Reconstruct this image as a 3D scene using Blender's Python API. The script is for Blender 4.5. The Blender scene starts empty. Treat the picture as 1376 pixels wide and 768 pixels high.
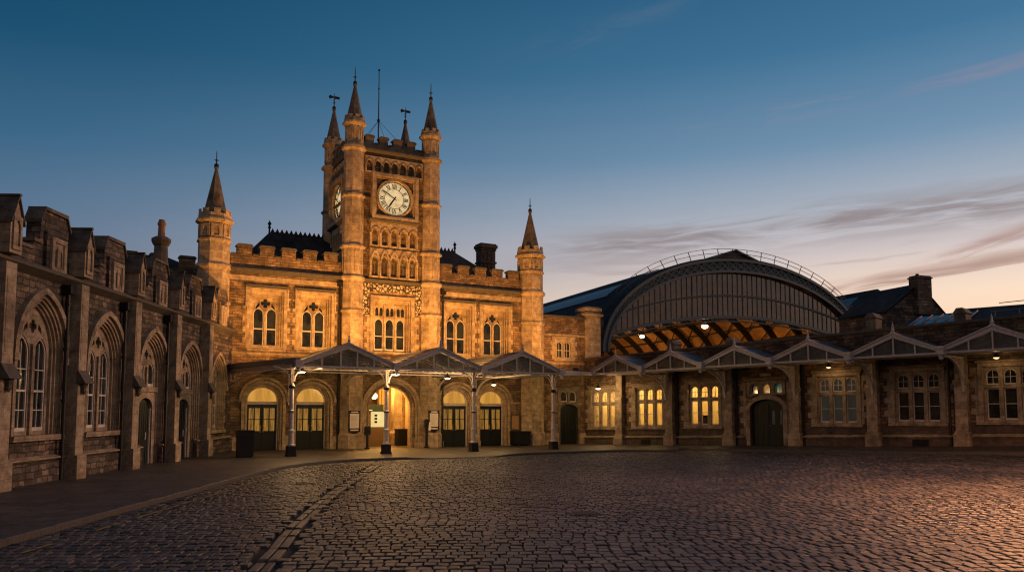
import bpy, math, random
import numpy as np
from mathutils import Matrix, Vector
from mathutils.geometry import tessellate_polygon
random.seed(7)
PI = math.pi
C = bpy.context.scene.collection
scene = bpy.context.scene

# ------------------------------------------------------------------ mesh builder
class MB:
    def __init__(s):
        s.v = []; s.f = []; s.m = []; s.cuts = []; s.mi = 0; s.M = Matrix.Identity(4)
    def add(s, vs, fs):
        b = len(s.v)
        for p in vs: s.v.append(tuple(s.M @ Vector(p)))
        for f in fs:
            s.f.append(tuple(i + b for i in f)); s.m.append(s.mi)
    def box(s, x0, x1, y0, y1, z0, z1):
        s.add([(x0,y0,z0),(x1,y0,z0),(x1,y1,z0),(x0,y1,z0),(x0,y0,z1),(x1,y0,z1),(x1,y1,z1),(x0,y1,z1)],
              [(0,3,2,1),(4,5,6,7),(0,1,5,4),(1,2,6,5),(2,3,7,6),(3,0,4,7)])
    def prism(s, loops, y0, y1):
        """loops of (x,z): the outline and its holes, extruded from y0 (front) to y1"""
        if isinstance(loops[0], tuple): loops = [loops]
        flat = [p for l in loops for p in l]; n = len(flat)
        tri = tessellate_polygon([[Vector((p[0], p[1], 0)) for p in l] for l in loops])
        vs = [(p[0], y0, p[1]) for p in flat] + [(p[0], y1, p[1]) for p in flat]
        fs = []
        for t in tri:
            a, b, c = [flat[i] for i in t]
            ar = (b[0]-a[0])*(c[1]-a[1]) - (b[1]-a[1])*(c[0]-a[0])
            if abs(ar) < 1e-9: continue
            if ar < 0: t = (t[0], t[2], t[1])
            fs.append(tuple(t)); fs.append((t[0]+n, t[2]+n, t[1]+n))
        k = 0
        for li, l in enumerate(loops):
            area = sum(l[i][0]*l[(i+1) % len(l)][1] - l[(i+1) % len(l)][0]*l[i][1] for i in range(len(l)))
            fl = (area > 0) != (li > 0)
            for i in range(len(l)):
                a, b = k+i, k+(i+1) % len(l)
                fs.append((a, a+n, b+n, b) if fl else (a, b, b+n, a+n))
            k += len(l)
        s.add(vs, fs)
    def strip(s, out, inn, y0, y1, closed=False):
        """band between two equally long polylines"""
        n = len(out); vs = []
        for y in (y0, y1):
            vs += [(p[0], y, p[1]) for p in out] + [(p[0], y, p[1]) for p in inn]
        fs = []
        for i in range(n if closed else n-1):
            a, b = i, (i+1) % n
            fs += [(a, b, b+n, a+n), (a+2*n, a+3*n, b+3*n, b+2*n), (a, a+2*n, b+2*n, b), (a+n, b+n, b+3*n, a+3*n)]
        if not closed:
            for a in (0, n-1): fs.append((a, a+n, a+3*n, a+2*n))
        s.add(vs, fs)
    def lathe(s, cx, cy, prof, seg=8, rot=None, smooth=False):
        rot = PI/seg if rot is None else rot
        vs = []; fs = []; n = len(prof)
        for r, z in prof:
            for k in range(seg):
                a = rot + 2*PI*k/seg
                vs.append((cx + r*math.cos(a), cy + r*math.sin(a), z))
        for i in range(n-1):
            for k in range(seg):
                k2 = (k+1) % seg
                fs.append((i*seg+k, i*seg+k2, (i+1)*seg+k2, (i+1)*seg+k))
        fs.append(tuple(range(seg))[::-1]); fs.append(tuple((n-1)*seg+k for k in range(seg)))
        s.add(vs, fs)
    def bar(s, p, q, w=.05, h=None, up=(0,0,1)):
        h = h or w
        p = Vector(p); q = Vector(q); d = (q-p)
        if d.length < 1e-6: return
        d.normalize(); u = Vector(up)
        if abs(d.dot(u)) > .98: u = Vector((0,1,0)) if abs(d.y) < .9 else Vector((1,0,0))
        a = d.cross(u).normalized(); b = a.cross(d).normalized()
        vs = []
        for e in (p, q):
            for sa, sb in ((-1,-1),(1,-1),(1,1),(-1,1)):
                vs.append(tuple(e + a*sa*w/2 + b*sb*h/2))
        s.add(vs, [(0,1,2,3),(7,6,5,4),(0,4,5,1),(1,5,6,2),(2,6,7,3),(3,7,4,0)])
    def path(s, pts, w, h=None, up=(0,0,1)):
        for a, b in zip(pts, pts[1:]): s.bar(a, b, w, h, up)
    def tube(s, p, q, r, seg=8, r2=None):
        r2 = r if r2 is None else r2
        p = Vector(p); q = Vector(q); d = (q-p).normalized()
        u = Vector((0,0,1)) if abs(d.z) < .9 else Vector((1,0,0))
        a = d.cross(u).normalized(); b = a.cross(d).normalized(); vs = []
        for e, rr in ((p, r), (q, r2)):
            for k in range(seg):
                t = 2*PI*k/seg; vs.append(tuple(e + (a*math.cos(t)+b*math.sin(t))*rr))
        fs = [(k, (k+1) % seg, seg+(k+1) % seg, seg+k) for k in range(seg)]
        s.add(vs, fs + [tuple(range(seg))[::-1], tuple(range(seg, 2*seg))])
    def ball(s, c, r, seg=10, rings=6, sz=1):
        prof = [(max(1e-4, r*math.sin(PI*i/rings)), c[2] - sz*r*math.cos(PI*i/rings)) for i in range(rings+1)]
        s.lathe(c[0], c[1], prof, seg)
    def cut(s): s.cuts.append((len(s.v), len(s.f)))
    def build_each(s, name, mats, parent=None, shear=0):
        out = []; cs = [(0, 0)] + s.cuts + [(len(s.v), len(s.f))]
        for (v0, f0), (v1, f1) in zip(cs, cs[1:]):
            if f1 <= f0: continue
            p = MB(); p.v = s.v[v0:v1]; p.f = [tuple(i-v0 for i in f) for f in s.f[f0:f1]]; p.m = s.m[f0:f1]
            out.append(p.build(name, mats, parent, shear))
        return out
    def build(s, name, mats, parent=None, shear=0, smooth=False, loc=None):
        me = bpy.data.meshes.new(name)
        vs = [(x, y, z + shear*x) for x, y, z in s.v] if shear else s.v
        me.from_pydata(vs, [], s.f)
        mats = mats if isinstance(mats, (list, tuple)) else [mats]
        for m in mats: me.materials.append(m)
        me.polygons.foreach_set('material_index', s.m)
        if smooth: me.polygons.foreach_set('use_smooth', [True]*len(me.polygons))
        me.update()
        uv = me.uv_layers.new(name='UVMap')
        co = np.array(s.v, dtype=float); dat = np.zeros((len(me.loops), 2)); k = 0
        for p in me.polygons:
            nx, ny, nz = p.normal
            for li in p.loop_indices:
                v = co[me.loops[li].vertex_index]
                if abs(nz) > .85: dat[li] = (v[0], v[1])
                else:
                    h = math.hypot(nx, ny) or 1
                    dat[li] = (v[0]*(-ny)/h + v[1]*nx/h, v[2])
        uv.data.foreach_set('uv', dat.ravel())
        o = bpy.data.objects.new(name, me); C.objects.link(o)
        if parent: o.parent = parent
        if loc: o.location = loc
        return o

def tag(o, label=None, cat=None, group=None, kind=None):
    if label: o['label'] = label
    if cat: o['category'] = cat
    if group: o['group'] = group
    if kind: o['kind'] = kind
    return o
def empty(name, loc=(0,0,0), rz=0, label=None, cat=None, group=None, parent=None):
    o = bpy.data.objects.new(name, None); C.objects.link(o)
    o.location = loc; o.rotation_euler = (0,0,rz); o.empty_display_size = .2
    if parent: o.parent = parent
    return tag(o, label, cat, group)
def dup(o, parent=None, loc=None, rz=None):
    c = o.copy(); C.objects.link(c)
    if parent: c.parent = parent
    if loc is not None: c.location = loc
    if rz is not None: c.rotation_euler = (0,0,rz)
    for ch in list(o.children): dup(ch, c)
    return c

def light(name, kind, loc, power, col=(1,.62,.28), size=.1, rot=None, **kw):
    l = bpy.data.lights.new(name, kind); l.energy = power; l.color = col
    if kind in ('POINT', 'SPOT'): l.shadow_soft_size = size
    if kind == 'AREA': l.size = size
    for k, v in kw.items(): setattr(l, k, v)
    o = bpy.data.objects.new(name, l); C.objects.link(o); o.location = loc
    if rot is not None: o.rotation_euler = rot
    return o

# ------------------------------------------------------------------ outlines
def arch(xc, w, zs, h, n=9):
    """points from the left springing to the right springing"""
    if h >= w*1.02:
        R = (h*h + w*w)/(2*w); cx = xc - w + R; a1 = math.acos((w-R)/R)
        L = [(cx + R*math.cos(PI + (a1-PI)*i/n), zs + R*math.sin(PI + (a1-PI)*i/n)) for i in range(n+1)]
    else:
        L = [(xc - w*math.cos(PI/2*i/n), zs + h*math.sin(PI/2*i/n)) for i in range(n+1)]
    return L + [(2*xc - x, z) for x, z in L[-2::-1]]
def opening(xc, w, z0, zs, h, n=9):
    return [(xc-w, z0), (xc+w, z0)] + arch(xc, w, zs, h, n)[::-1]
def rect(x0, x1, z0, z1): return [(x0,z0),(x1,z0),(x1,z1),(x0,z1)]
def jamb(mb, xc, wo, wi, z0, zs, ho, hi, y0, y1, n=9, zso=None):
    """moulded band round an arched opening, open at the foot"""
    a = [(xc-wo, z0)] + arch(xc, wo, zs if zso is None else zso, ho, n) + [(xc+wo, z0)]
    b = [(xc-wi, z0)] + arch(xc, wi, zs, hi, n) + [(xc+wi, z0)]
    mb.strip(a, b, y0, y1)
def circle(xc, zc, r, n=20): return [(xc + r*math.cos(2*PI*i/n), zc + r*math.sin(2*PI*i/n)) for i in range(n)]
def foil(xc, zc, r, k=4, n=32, d=.42):
    q = lambda i: r*(1-d+d*abs(math.cos(k*PI*i/n))**.55)
    return [(xc + q(i)*math.cos(2*PI*i/n), zc + q(i)*math.sin(2*PI*i/n)) for i in range(n)]

# ------------------------------------------------------------------ materials
def mat(name):
    m = bpy.data.materials.new(name); m.use_nodes = True
    nt = m.node_tree; return m, nt, nt.nodes['Principled BSDF']
def N(nt, t, **kw):
    n = nt.nodes.new(t)
    for k, v in kw.items():
        if hasattr(n, k): setattr(n, k, v)
        else: n.inputs[k.replace('_', ' ')].default_value = v
    return n
def ramp(nt, stops):
    r = nt.nodes.new('ShaderNodeValToRGB'); e = r.color_ramp.elements
    while len(e) < len(stops): e.new(.5)
    for i, (p, c) in enumerate(stops):
        e[i].position = p; e[i].color = (c[0], c[1], c[2], 1) if not isinstance(c, (int, float)) else (c, c, c, 1)
    return r
def mulcol(nt, a, b, f=1.0):
    m = nt.nodes.new('ShaderNodeMix'); m.data_type = 'RGBA'; m.blend_type = 'MULTIPLY'; m.inputs[0].default_value = f
    nt.links.new(a, m.inputs[6]); nt.links.new(b, m.inputs[7]); return m.outputs[2]
def stone(name, c1, c2, mortar, bw, bh, msize=.012, warp=.03, bump=.5, rough=.85, stain=.55, grain=14, offs=.5, cell=0):
    m, nt, b = mat(name); L = nt.links.new
    uv = N(nt, 'ShaderNodeUVMap'); uv.uv_map = 'UVMap'
    nz = N(nt, 'ShaderNodeTexNoise', Scale=2.3, Detail=3.0); L(uv.outputs[0], nz.inputs['Vector'])
    sub = N(nt, 'ShaderNodeVectorMath', operation='SUBTRACT'); L(nz.outputs['Color'], sub.inputs[0]); sub.inputs[1].default_value = (.5,.5,.5)
    sc = N(nt, 'ShaderNodeVectorMath', operation='SCALE'); L(sub.outputs[0], sc.inputs[0]); sc.inputs['Scale'].default_value = warp*4
    ad = N(nt, 'ShaderNodeVectorMath', operation='ADD'); L(uv.outputs[0], ad.inputs[0]); L(sc.outputs[0], ad.inputs[1])
    br = N(nt, 'ShaderNodeTexBrick', offset=offs, squash=.72, squash_frequency=3)
    L(ad.outputs[0], br.inputs['Vector'])
    for k, v in (('Color1', c1), ('Color2', c2), ('Mortar', mortar)): br.inputs[k].default_value = (*v, 1)
    br.inputs['Scale'].default_value = 1; br.inputs['Mortar Size'].default_value = msize; br.inputs['Mortar Smooth'].default_value = .3
    br.inputs['Brick Width'].default_value = bw; br.inputs['Row Height'].default_value = bh; br.inputs['Bias'].default_value = 0
    n1 = N(nt, 'ShaderNodeTexNoise', Scale=.55, Detail=6.0, Roughness=.65); L(uv.outputs[0], n1.inputs['Vector'])
    r1 = ramp(nt, [(.34, 1-stain), (.52, 1.0), (.7, 1.12)]); L(n1.outputs['Fac'], r1.inputs[0])
    n2 = N(nt, 'ShaderNodeTexNoise', Scale=grain, Detail=5.0, Roughness=.7); L(uv.outputs[0], n2.inputs['Vector'])
    r2 = ramp(nt, [(.3, .62), (.7, 1.2)]); L(n2.outputs['Fac'], r2.inputs[0])
    n3 = N(nt, 'ShaderNodeTexNoise', Scale=3.1, Detail=2.0); L(uv.outputs[0], n3.inputs['Vector'])
    r3 = ramp(nt, [(.35, (.72,.66,.6)), (.65, (1.15,1.12,1.1))]); L(n3.outputs['Fac'], r3.inputs[0])
    c = mulcol(nt, br.outputs['Color'], r1.outputs[0]); c = mulcol(nt, c, r2.outputs[0]); c = mulcol(nt, c, r3.outputs[0])
    if cell:
        mp = N(nt, 'ShaderNodeMapping'); mp.inputs['Scale'].default_value = (1.7, 3.1, 1); L(ad.outputs[0], mp.inputs['Vector'])
        vo = N(nt, 'ShaderNodeTexVoronoi', Scale=1.0); L(mp.outputs[0], vo.inputs['Vector'])
        sc2 = N(nt, 'ShaderNodeSeparateColor'); L(vo.outputs['Color'], sc2.inputs[0])
        r5 = ramp(nt, [(.05, (.45,.43,.42)), (.5, (.95,.92,.9)), (.95, (1.5,1.4,1.3))]); L(sc2.outputs[0], r5.inputs[0]); c = mulcol(nt, c, r5.outputs[0], cell)
    L(c, b.inputs['Base Color']); b.inputs['Roughness'].default_value = rough
    inv = N(nt, 'ShaderNodeMath', operation='SUBTRACT'); inv.inputs[0].default_value = 1; L(br.outputs['Fac'], inv.inputs[1])
    mx = N(nt, 'ShaderNodeMath', operation='MULTIPLY_ADD'); L(n2.outputs['Fac'], mx.inputs[0]); mx.inputs[1].default_value = .6; L(inv.outputs[0], mx.inputs[2])
    bp = N(nt, 'ShaderNodeBump', Strength=bump, Distance=.03); L(mx.outputs[0], bp.inputs['Height']); L(bp.outputs[0], b.inputs['Normal'])
    return m
def plain(name, col, rough=.5, metal=0, var=.35, scale=6, bump=.15, spec=.5):
    m, nt, b = mat(name); L = nt.links.new
    tc = N(nt, 'ShaderNodeTexCoord'); n = N(nt, 'ShaderNodeTexNoise', Scale=scale, Detail=6.0, Roughness=.65); L(tc.outputs['Object'], n.inputs['Vector'])
    r = ramp(nt, [(.3, tuple(c*(1-var) for c in col)), (.7, tuple(min(1, c*(1+var*.5)) for c in col))]); L(n.outputs['Fac'], r.inputs[0])
    L(r.outputs[0], b.inputs['Base Color']); b.inputs['Metallic'].default_value = metal; b.inputs['Specular IOR Level'].default_value = spec
    rr = ramp(nt, [(.3, max(0, rough-.12)), (.7, min(1, rough+.12))]); L(n.outputs['Fac'], rr.inputs[0]); L(rr.outputs[0], b.inputs['Roughness'])
    bp = N(nt, 'ShaderNodeBump', Strength=bump, Distance=.01); L(n.outputs['Fac'], bp.inputs['Height']); L(bp.outputs[0], b.inputs['Normal'])
    return m
def lit(name, lo, hi, strength, sx=3, sy=1.2, kind='noise'):
    """glow of a lit room behind a window"""
    m, nt, b = mat(name); L = nt.links.new
    uv = N(nt, 'ShaderNodeUVMap'); uv.uv_map = 'UVMap'
    mp = N(nt, 'ShaderNodeMapping'); mp.inputs['Scale'].default_value = (sx, sy, 1); L(uv.outputs[0], mp.inputs['Vector'])
    n = N(nt, 'ShaderNodeTexNoise', Scale=1.0, Detail=5.0, Roughness=.7); L(mp.outputs[0], n.inputs['Vector'])
    r = ramp(nt, [(.32, lo), (.6, hi)]); L(n.outputs['Fac'], r.inputs[0])
    out = r.outputs[0]
    if kind == 'office':       # furniture and papers standing against the light in the lower half
        br = N(nt, 'ShaderNodeTexVoronoi', Scale=1.0); br.distance = 'CHEBYCHEV'
        m2 = N(nt, 'ShaderNodeMapping'); m2.inputs['Scale'].default_value = (3.4, 3.0, 1); L(uv.outputs[0], m2.inputs['Vector']); L(m2.outputs[0], br.inputs['Vector'])
        sx_ = N(nt, 'ShaderNodeSeparateColor'); L(br.outputs['Color'], sx_.inputs[0])
        sv = N(nt, 'ShaderNodeSeparateXYZ'); L(uv.outputs[0], sv.inputs[0])
        hh = N(nt, 'ShaderNodeMapRange'); L(sv.outputs[1], hh.inputs[0]); hh.inputs[1].default_value = 1.2; hh.inputs[2].default_value = 2.3; hh.inputs[3].default_value = .75; hh.inputs[4].default_value = .0
        lt = N(nt, 'ShaderNodeMath', operation='LESS_THAN'); L(sx_.outputs[0], lt.inputs[0]); L(hh.outputs[0], lt.inputs[1])
        rr = ramp(nt, [(0, (1,1,1)), (1, (.16,.15,.12))]); L(lt.outputs[0], rr.inputs[0]); out = mulcol(nt, out, rr.outputs[0])
    L(out, b.inputs['Emission Color']); b.inputs['Emission Strength'].default_value = strength
    b.inputs['Base Color'].default_value = (.03,.025,.02,1); b.inputs['Roughness'].default_value = .08
    return m
def glow(name, col, s):
    m, nt, b = mat(name); b.inputs['Emission Color'].default_value = (*col, 1); b.inputs['Emission Strength'].default_value = s
    b.inputs['Base Color'].default_value = (.8,.75,.7,1); return m

rubble   = stone('rubble_stone', (.34,.235,.135), (.19,.125,.072), (.10,.07,.045), .44, .15, .014, .03, 1.0, stain=.4, cell=.6)
rubble_l = stone('pennant_rubble', (.22,.175,.14), (.07,.06,.053), (.045,.04,.036), .42, .19, .02, .05, 1.0, stain=.55, cell=.9)
ashlar   = stone('bath_stone', (.55,.43,.28), (.44,.335,.21), (.26,.20,.13), .8, .36, .009, .006, .5, stain=.5, grain=11)
ashlar_l = stone('weathered_bath_stone', (.43,.345,.25), (.32,.255,.185), (.17,.135,.10), .7, .33, .006, .008, .35, stain=.6, grain=9)
ashlar_d = stone('sooty_shade_stone', (.19,.155,.115), (.14,.115,.09), (.10,.085,.07), .7, .33, .007, .01, .4, stain=.6)  # soot-dark stone, also used as painted shade in the arcade niches
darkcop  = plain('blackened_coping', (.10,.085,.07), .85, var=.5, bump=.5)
brick_d  = stone('dark_brick', (.145,.095,.07), (.085,.062,.052), (.10,.085,.075), .30, .10, .012, .008, .5, stain=.5)
rubble_r = stone('wing_rubble', (.235,.16,.092), (.085,.06,.04), (.05,.038,.028), .46, .17, .016, .04, .9, stain=.55, cell=.8)
slate    = stone('roof_slate', (.050,.055,.062), (.035,.038,.044), (.02,.02,.024), .3, .22, .01, .004, .5, rough=.85, stain=.5)
slate.node_tree.nodes['Principled BSDF'].inputs['Specular IOR Level'].default_value = .2
iron_w   = plain('pale_painted_iron', (.54,.47,.44), .5, var=.32, scale=9)
iron_d   = plain('dark_painted_iron', (.035,.042,.045), .4, var=.4)
iron_g   = plain('blue_grey_iron', (.10,.13,.155), .42, var=.4)
black    = plain('black_paint', (.010,.010,.011), .5, var=.4, spec=.3)
doorp    = plain('dark_green_door_paint', (.012,.016,.014), .5, var=.4, spec=.25)
sash_m   = plain('white_sash_paint', (.62,.56,.52), .45, var=.25)
lead     = plain('lead_sheet', (.10,.11,.125), .5, var=.4, scale=3)
zinc     = plain('canopy_roof_sheet', (.17,.18,.20), .38, var=.4, scale=3)
terra    = plain('terracotta_pot', (.30,.15,.09), .8, var=.35)
paper    = plain('poster_paper', (.80,.70,.58), .6, var=.15, scale=30)
plaster  = plain('ochre_plaster', (.55,.40,.20), .8, var=.3, scale=2)
boards   = plain('shed_boarding', (.60,.30,.11), .7, var=.45, scale=1.2)
copper   = plain('verdigris_sheet', (.06,.11,.11), .5, var=.4)

def m_glass():
    m, nt, b = mat('dark_window_glass'); L = nt.links.new
    tc = N(nt, 'ShaderNodeTexCoord'); n = N(nt, 'ShaderNodeTexNoise', Scale=1.7, Detail=3.0); L(tc.outputs['Object'], n.inputs['Vector'])
    r = ramp(nt, [(.35, (.006,.007,.006)), (.62, (.030,.034,.026))]); L(n.outputs['Fac'], r.inputs[0]); L(r.outputs[0], b.inputs['Base Color'])
    b.inputs['Roughness'].default_value = .06; b.inputs['Specular IOR Level'].default_value = .45
    bp = N(nt, 'ShaderNodeBump', Strength=.05, Distance=.02); L(n.outputs['Fac'], bp.inputs['Height']); L(bp.outputs[0], b.inputs['Normal'])
    return m
glass = m_glass()
def m_screen(name='dusty_screen_glass', trans=.40, tint=(.50,.38,.28), rough=.04, transl=.20, ior=2.6, panes=None):
    m, nt, b = mat(name); L = nt.links.new
    tc = N(nt, 'ShaderNodeTexCoord'); n = N(nt, 'ShaderNodeTexNoise', Scale=.8, Detail=6.0, Roughness=.7); L(tc.outputs['Object'], n.inputs['Vector'])
    r = ramp(nt, [(.32, tuple(c*.04 for c in tint)), (.68, tuple(c*.42 for c in tint))]); L(n.outputs['Fac'], r.inputs[0]); L(r.outputs[0], b.inputs['Base Color'])
    if panes:
        uv = N(nt, 'ShaderNodeUVMap'); uv.uv_map = 'UVMap'; br = N(nt, 'ShaderNodeTexBrick', offset=0.0); L(uv.outputs[0], br.inputs['Vector'])
        for k, v in (('Color1', (.35,.36,.38)), ('Color2', (1.25,1.15,1.0)), ('Mortar', (.2,.2,.2))): br.inputs[k].default_value = (*v, 1)
        for k, v in (('Scale', 1), ('Mortar Size', .004), ('Brick Width', panes[0]), ('Row Height', panes[1])): br.inputs[k].default_value = v
        L(mulcol(nt, r.outputs[0], br.outputs['Color']), b.inputs['Base Color'])
    b.inputs['Roughness'].default_value = rough; b.inputs['IOR'].default_value = ior
    n2 = N(nt, 'ShaderNodeTexNoise', Scale=1.6, Detail=2.0); L(tc.outputs['Object'], n2.inputs['Vector'])
    bp = N(nt, 'ShaderNodeBump', Strength=.3, Distance=.06); L(n2.outputs['Fac'], bp.inputs['Height']); L(bp.outputs[0], b.inputs['Normal'])
    t = N(nt, 'ShaderNodeBsdfTransparent'); t.inputs[0].default_value = (*tint, 1)
    mx = N(nt, 'ShaderNodeMixShader'); mx.inputs[0].default_value = 1-trans
    L(t.outputs[0], mx.inputs[1]); L(b.outputs[0], mx.inputs[2])
    tl = N(nt, 'ShaderNodeBsdfTranslucent'); L(mulcol(nt, r.outputs[0], r.outputs[0], 0), tl.inputs[0]); mz = N(nt, 'ShaderNodeMixShader'); mz.inputs[0].default_value = transl
    L(mx.outputs[0], mz.inputs[1]); L(tl.outputs[0], mz.inputs[2]); L(mz.outputs[0], nt.nodes['Material Output'].inputs['Surface'])
    return m
screen_g = m_screen(panes=(.486, .95))
gable_g = m_screen('gable_glass', .5, (.72,.70,.62), .2, .05, 1.5)
skyl_g = m_screen('skylight_glass', .1, (.36,.42,.50), .15, .05, 1.9)

def m_carve():
    m, nt, b = mat('carved_foliage_stone'); L = nt.links.new
    uv = N(nt, 'ShaderNodeUVMap'); uv.uv_map = 'UVMap'
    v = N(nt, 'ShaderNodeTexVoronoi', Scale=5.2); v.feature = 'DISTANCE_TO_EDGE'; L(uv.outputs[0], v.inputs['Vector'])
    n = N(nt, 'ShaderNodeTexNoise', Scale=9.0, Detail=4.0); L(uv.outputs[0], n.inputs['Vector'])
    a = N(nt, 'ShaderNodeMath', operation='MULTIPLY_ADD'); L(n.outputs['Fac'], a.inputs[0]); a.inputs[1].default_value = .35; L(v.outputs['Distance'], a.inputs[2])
    r = ramp(nt, [(.24, (.03,.022,.014)), (.36, (.60,.46,.30))]); L(a.outputs[0], r.inputs[0]); L(r.outputs[0], b.inputs['Base Color'])  # dark hollows put the carving's shade into the colour
    b.inputs['Roughness'].default_value = .85
    bp = N(nt, 'ShaderNodeBump', Strength=1.0, Distance=.12); L(a.outputs[0], bp.inputs['Height']); L(bp.outputs[0], b.inputs['Normal'])
    return m
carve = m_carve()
dial_m = lit('clock_dial_opal', (.52,.34,.14), (.90,.65,.33), .92, 2.6, 2.6)
lit_fan = lit('fanlight_glow', (.42,.17,.02), (.95,.45,.07), .70, 1.8, .25)
lit_door = lit('door_pane_glow', (.05,.02,.004), (.70,.34,.06), .50, 5, .5)
lit_win = lit('office_window_glow', (.50,.25,.04), (1.0,.64,.17), .88, 2.2, 1.6, 'office')
lit_win2 = lit('dim_window_glow', (.16,.15,.12), (.30,.30,.24), .055, 1.0, .4)
red_g = lit('amber_leaded_glass', (.2,.05,.01), (.8,.4,.1), .35, 9, 9)
green_g = lit('green_leaded_glass', (.004,.03,.02), (.01,.10,.07), .5, 9, 9)
lamp_g = glow('lamp_glow', (1.0,.72,.38), 9)
lamp_s = glow('small_lamp_glow', (1.0,.66,.28), 1.0)
globe_g = glow('globe_glow', (1.0,.70,.28), 6)
booth_g = lit('booth_window_glow', (.8,.55,.16), (1.0,.8,.35), .9, .4, .4)
sodium_g = glow('street_lamp_glow', (1.0,.48,.2), 20)

# ------------------------------------------------------------------ ground
def g(x, y): return .0093*min(0, max(y, -20)-42) + .0013*min(24, max(0, x))**2
COB = -.105
def sheet(name, poly_rows, zoff, m, kind='structure', thick=None):
    """rows of equally many (x,y) points -> a sheet following the ground"""
    mb = MB(); n = len(poly_rows[0])
    vs = [(x, y, g(x, y) + zoff) for row in poly_rows for x, y in row]
    fs = [(i*n+j, i*n+j+1, (i+1)*n+j+1, (i+1)*n+j) for i in range(len(poly_rows)-1) for j in range(n-1)]
    mb.add(vs, fs); o = mb.build(name, m); o['kind'] = kind
    return o
def m_ground():
    m, nt, b = mat('grit_bed'); L = nt.links.new
    tc = N(nt, 'ShaderNodeTexCoord'); n = N(nt, 'ShaderNodeTexNoise', Scale=22.0, Detail=6.0); L(tc.outputs['Object'], n.inputs['Vector'])
    r = ramp(nt, [(.3, (.012,.011,.010)), (.7, (.032,.029,.027))]); L(n.outputs['Fac'], r.inputs[0]); L(r.outputs[0], b.inputs['Base Color']); b.inputs['Roughness'].default_value = .9
    bp = N(nt, 'ShaderNodeBump', Strength=.6, Distance=.02); L(n.outputs['Fac'], bp.inputs['Height']); L(bp.outputs[0], b.inputs['Normal'])
    return m
grit = m_ground()
xs = [-600,-250,-100,-50,-30] + list(range(-24, 41, 2)) + [60,100,250,600]
ys = [-300,-100,-40,-20] + list(range(-10, 71, 2)) + [100,200,400,900]
sheet('ground', [[(x, y) for x in xs] for y in ys], -.16, grit)

def paving(name, c1, c2, bw, bh, rough):
    m = stone(name, c1, c2, (.022,.02,.018), bw, bh, .016, .006, .6, rough, .45, 11)
    return m
flag = paving('pavement_flags', (.095,.082,.070), (.055,.049,.044), .9, .6, .58)
kerb_m = plain('granite_kerb', (.06,.055,.05), .6, var=.4, scale=12)

M_O = (-13.818, 42.392); M_A = math.radians(28.681)
L_O = (-14.2566 - .45*math.sin(math.radians(92.5606)), 40.4056 + .45*math.cos(math.radians(92.5606))); L_A = math.radians(92.5606)
R_O = (4.8288, 52.4895); R_A = math.radians(-47.3699)
def to_w(o, a, x, y): return (o[0] + x*math.cos(a) - y*math.sin(a), o[1] + x*math.sin(a) + y*math.cos(a))

kp = [(-8.3,-6),(-8.35,4),(-8.42,12),(-8.55,17.4),(-8.65,22),(-8.8,27),(-8.65,31),(-7.9,33.6),(-6.6,35.2),(-4.6,36.5),(-2.4,37.5),(-.7,38.6),(1.1,40.2),(3.6,41.5),(6.0,42.0),(8.3,41.2)]
rk = [to_w(R_O, R_A, t, -3.5) for t in (10, 13, 17, 21, 26, 32, 40)]
kp += rk
def resample(P, step):
    out = [P[0]]
    pts = []
    for i in range(len(P)-1):     # Catmull-Rom
        p0 = P[max(0, i-1)]; p1 = P[i]; p2 = P[i+1]; p3 = P[min(len(P)-1, i+2)]
        for k in range(12):
            t = k/12
            pts.append(tuple(.5*((2*p1[c]) + (-p0[c]+p2[c])*t + (2*p0[c]-5*p1[c]+4*p2[c]-p3[c])*t*t + (-p0[c]+3*p1[c]-3*p2[c]+p3[c])*t**3) for c in (0,1)))
    pts.append(P[-1]); acc = 0
    for a, b in zip(pts, pts[1:]):
        d = math.dist(a, b)
        while acc + d >= step:
            f = (step-acc)/d; a = (a[0]+(b[0]-a[0])*f, a[1]+(b[1]-a[1])*f); out.append(a); d = math.dist(a, b); acc = 0
        acc += d
    return out
kerb = resample(kp, .5)
def off(P, d):
    out = []
    for i in range(len(P)):
        a = P[max(0, i-1)]; b = P[min(len(P)-1, i+1)]; l = math.dist(a, b) or 1
        out.append((P[i][0] - (b[1]-a[1])/l*d, P[i][1] + (b[0]-a[0])/l*d))   # to the left of travel
    return out
# the kerb: one stone after another, dropped at the crossing in front of the entrance
kerb_in = off(kerb, .16)
def drop(p):
    d = math.dist(p, (-2.2, 37.6)); 
    return .085*max(0, min(1, (2.9-d)/1.2))
mb = MB()
for i in range(len(kerb)-1):
    j = i+1; e = .012
    q = []
    for (a, b, c, d) in ((kerb[i], kerb[j], kerb_in[j], kerb_in[i]),):
        a2 = (a[0]+(b[0]-a[0])*e, a[1]+(b[1]-a[1])*e); d2 = (d[0]+(c[0]-d[0])*e, d[1]+(c[1]-d[1])*e)
        q = [a2, b, c, d2]
    jit = random.uniform(-.006, .006)
    zt = [g(*p) + .006 + jit - drop(p) for p in q]
    vs = [(p[0], p[1], g(*p)-.3) for p in q] + [(p[0], p[1], z-.02 if k < 2 else z) for k, (p, z) in enumerate(zip(q, zt))]
    qi = [(q[0][0]*.88+q[3][0]*.12, q[0][1]*.88+q[3][1]*.12), (q[1][0]*.88+q[2][0]*.12, q[1][1]*.88+q[2][1]*.12)]
    vs += [(qi[0][0], qi[0][1], zt[0]), (qi[1][0], qi[1][1], zt[1])]
    mb.add(vs, [(0,1,5,4),(4,5,9,8),(8,9,6,7),(1,2,6,9,5),(3,0,4,8,7),(2,3,7,6)])
o = mb.build('kerb', kerb_m); o['kind'] = 'structure'
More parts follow.
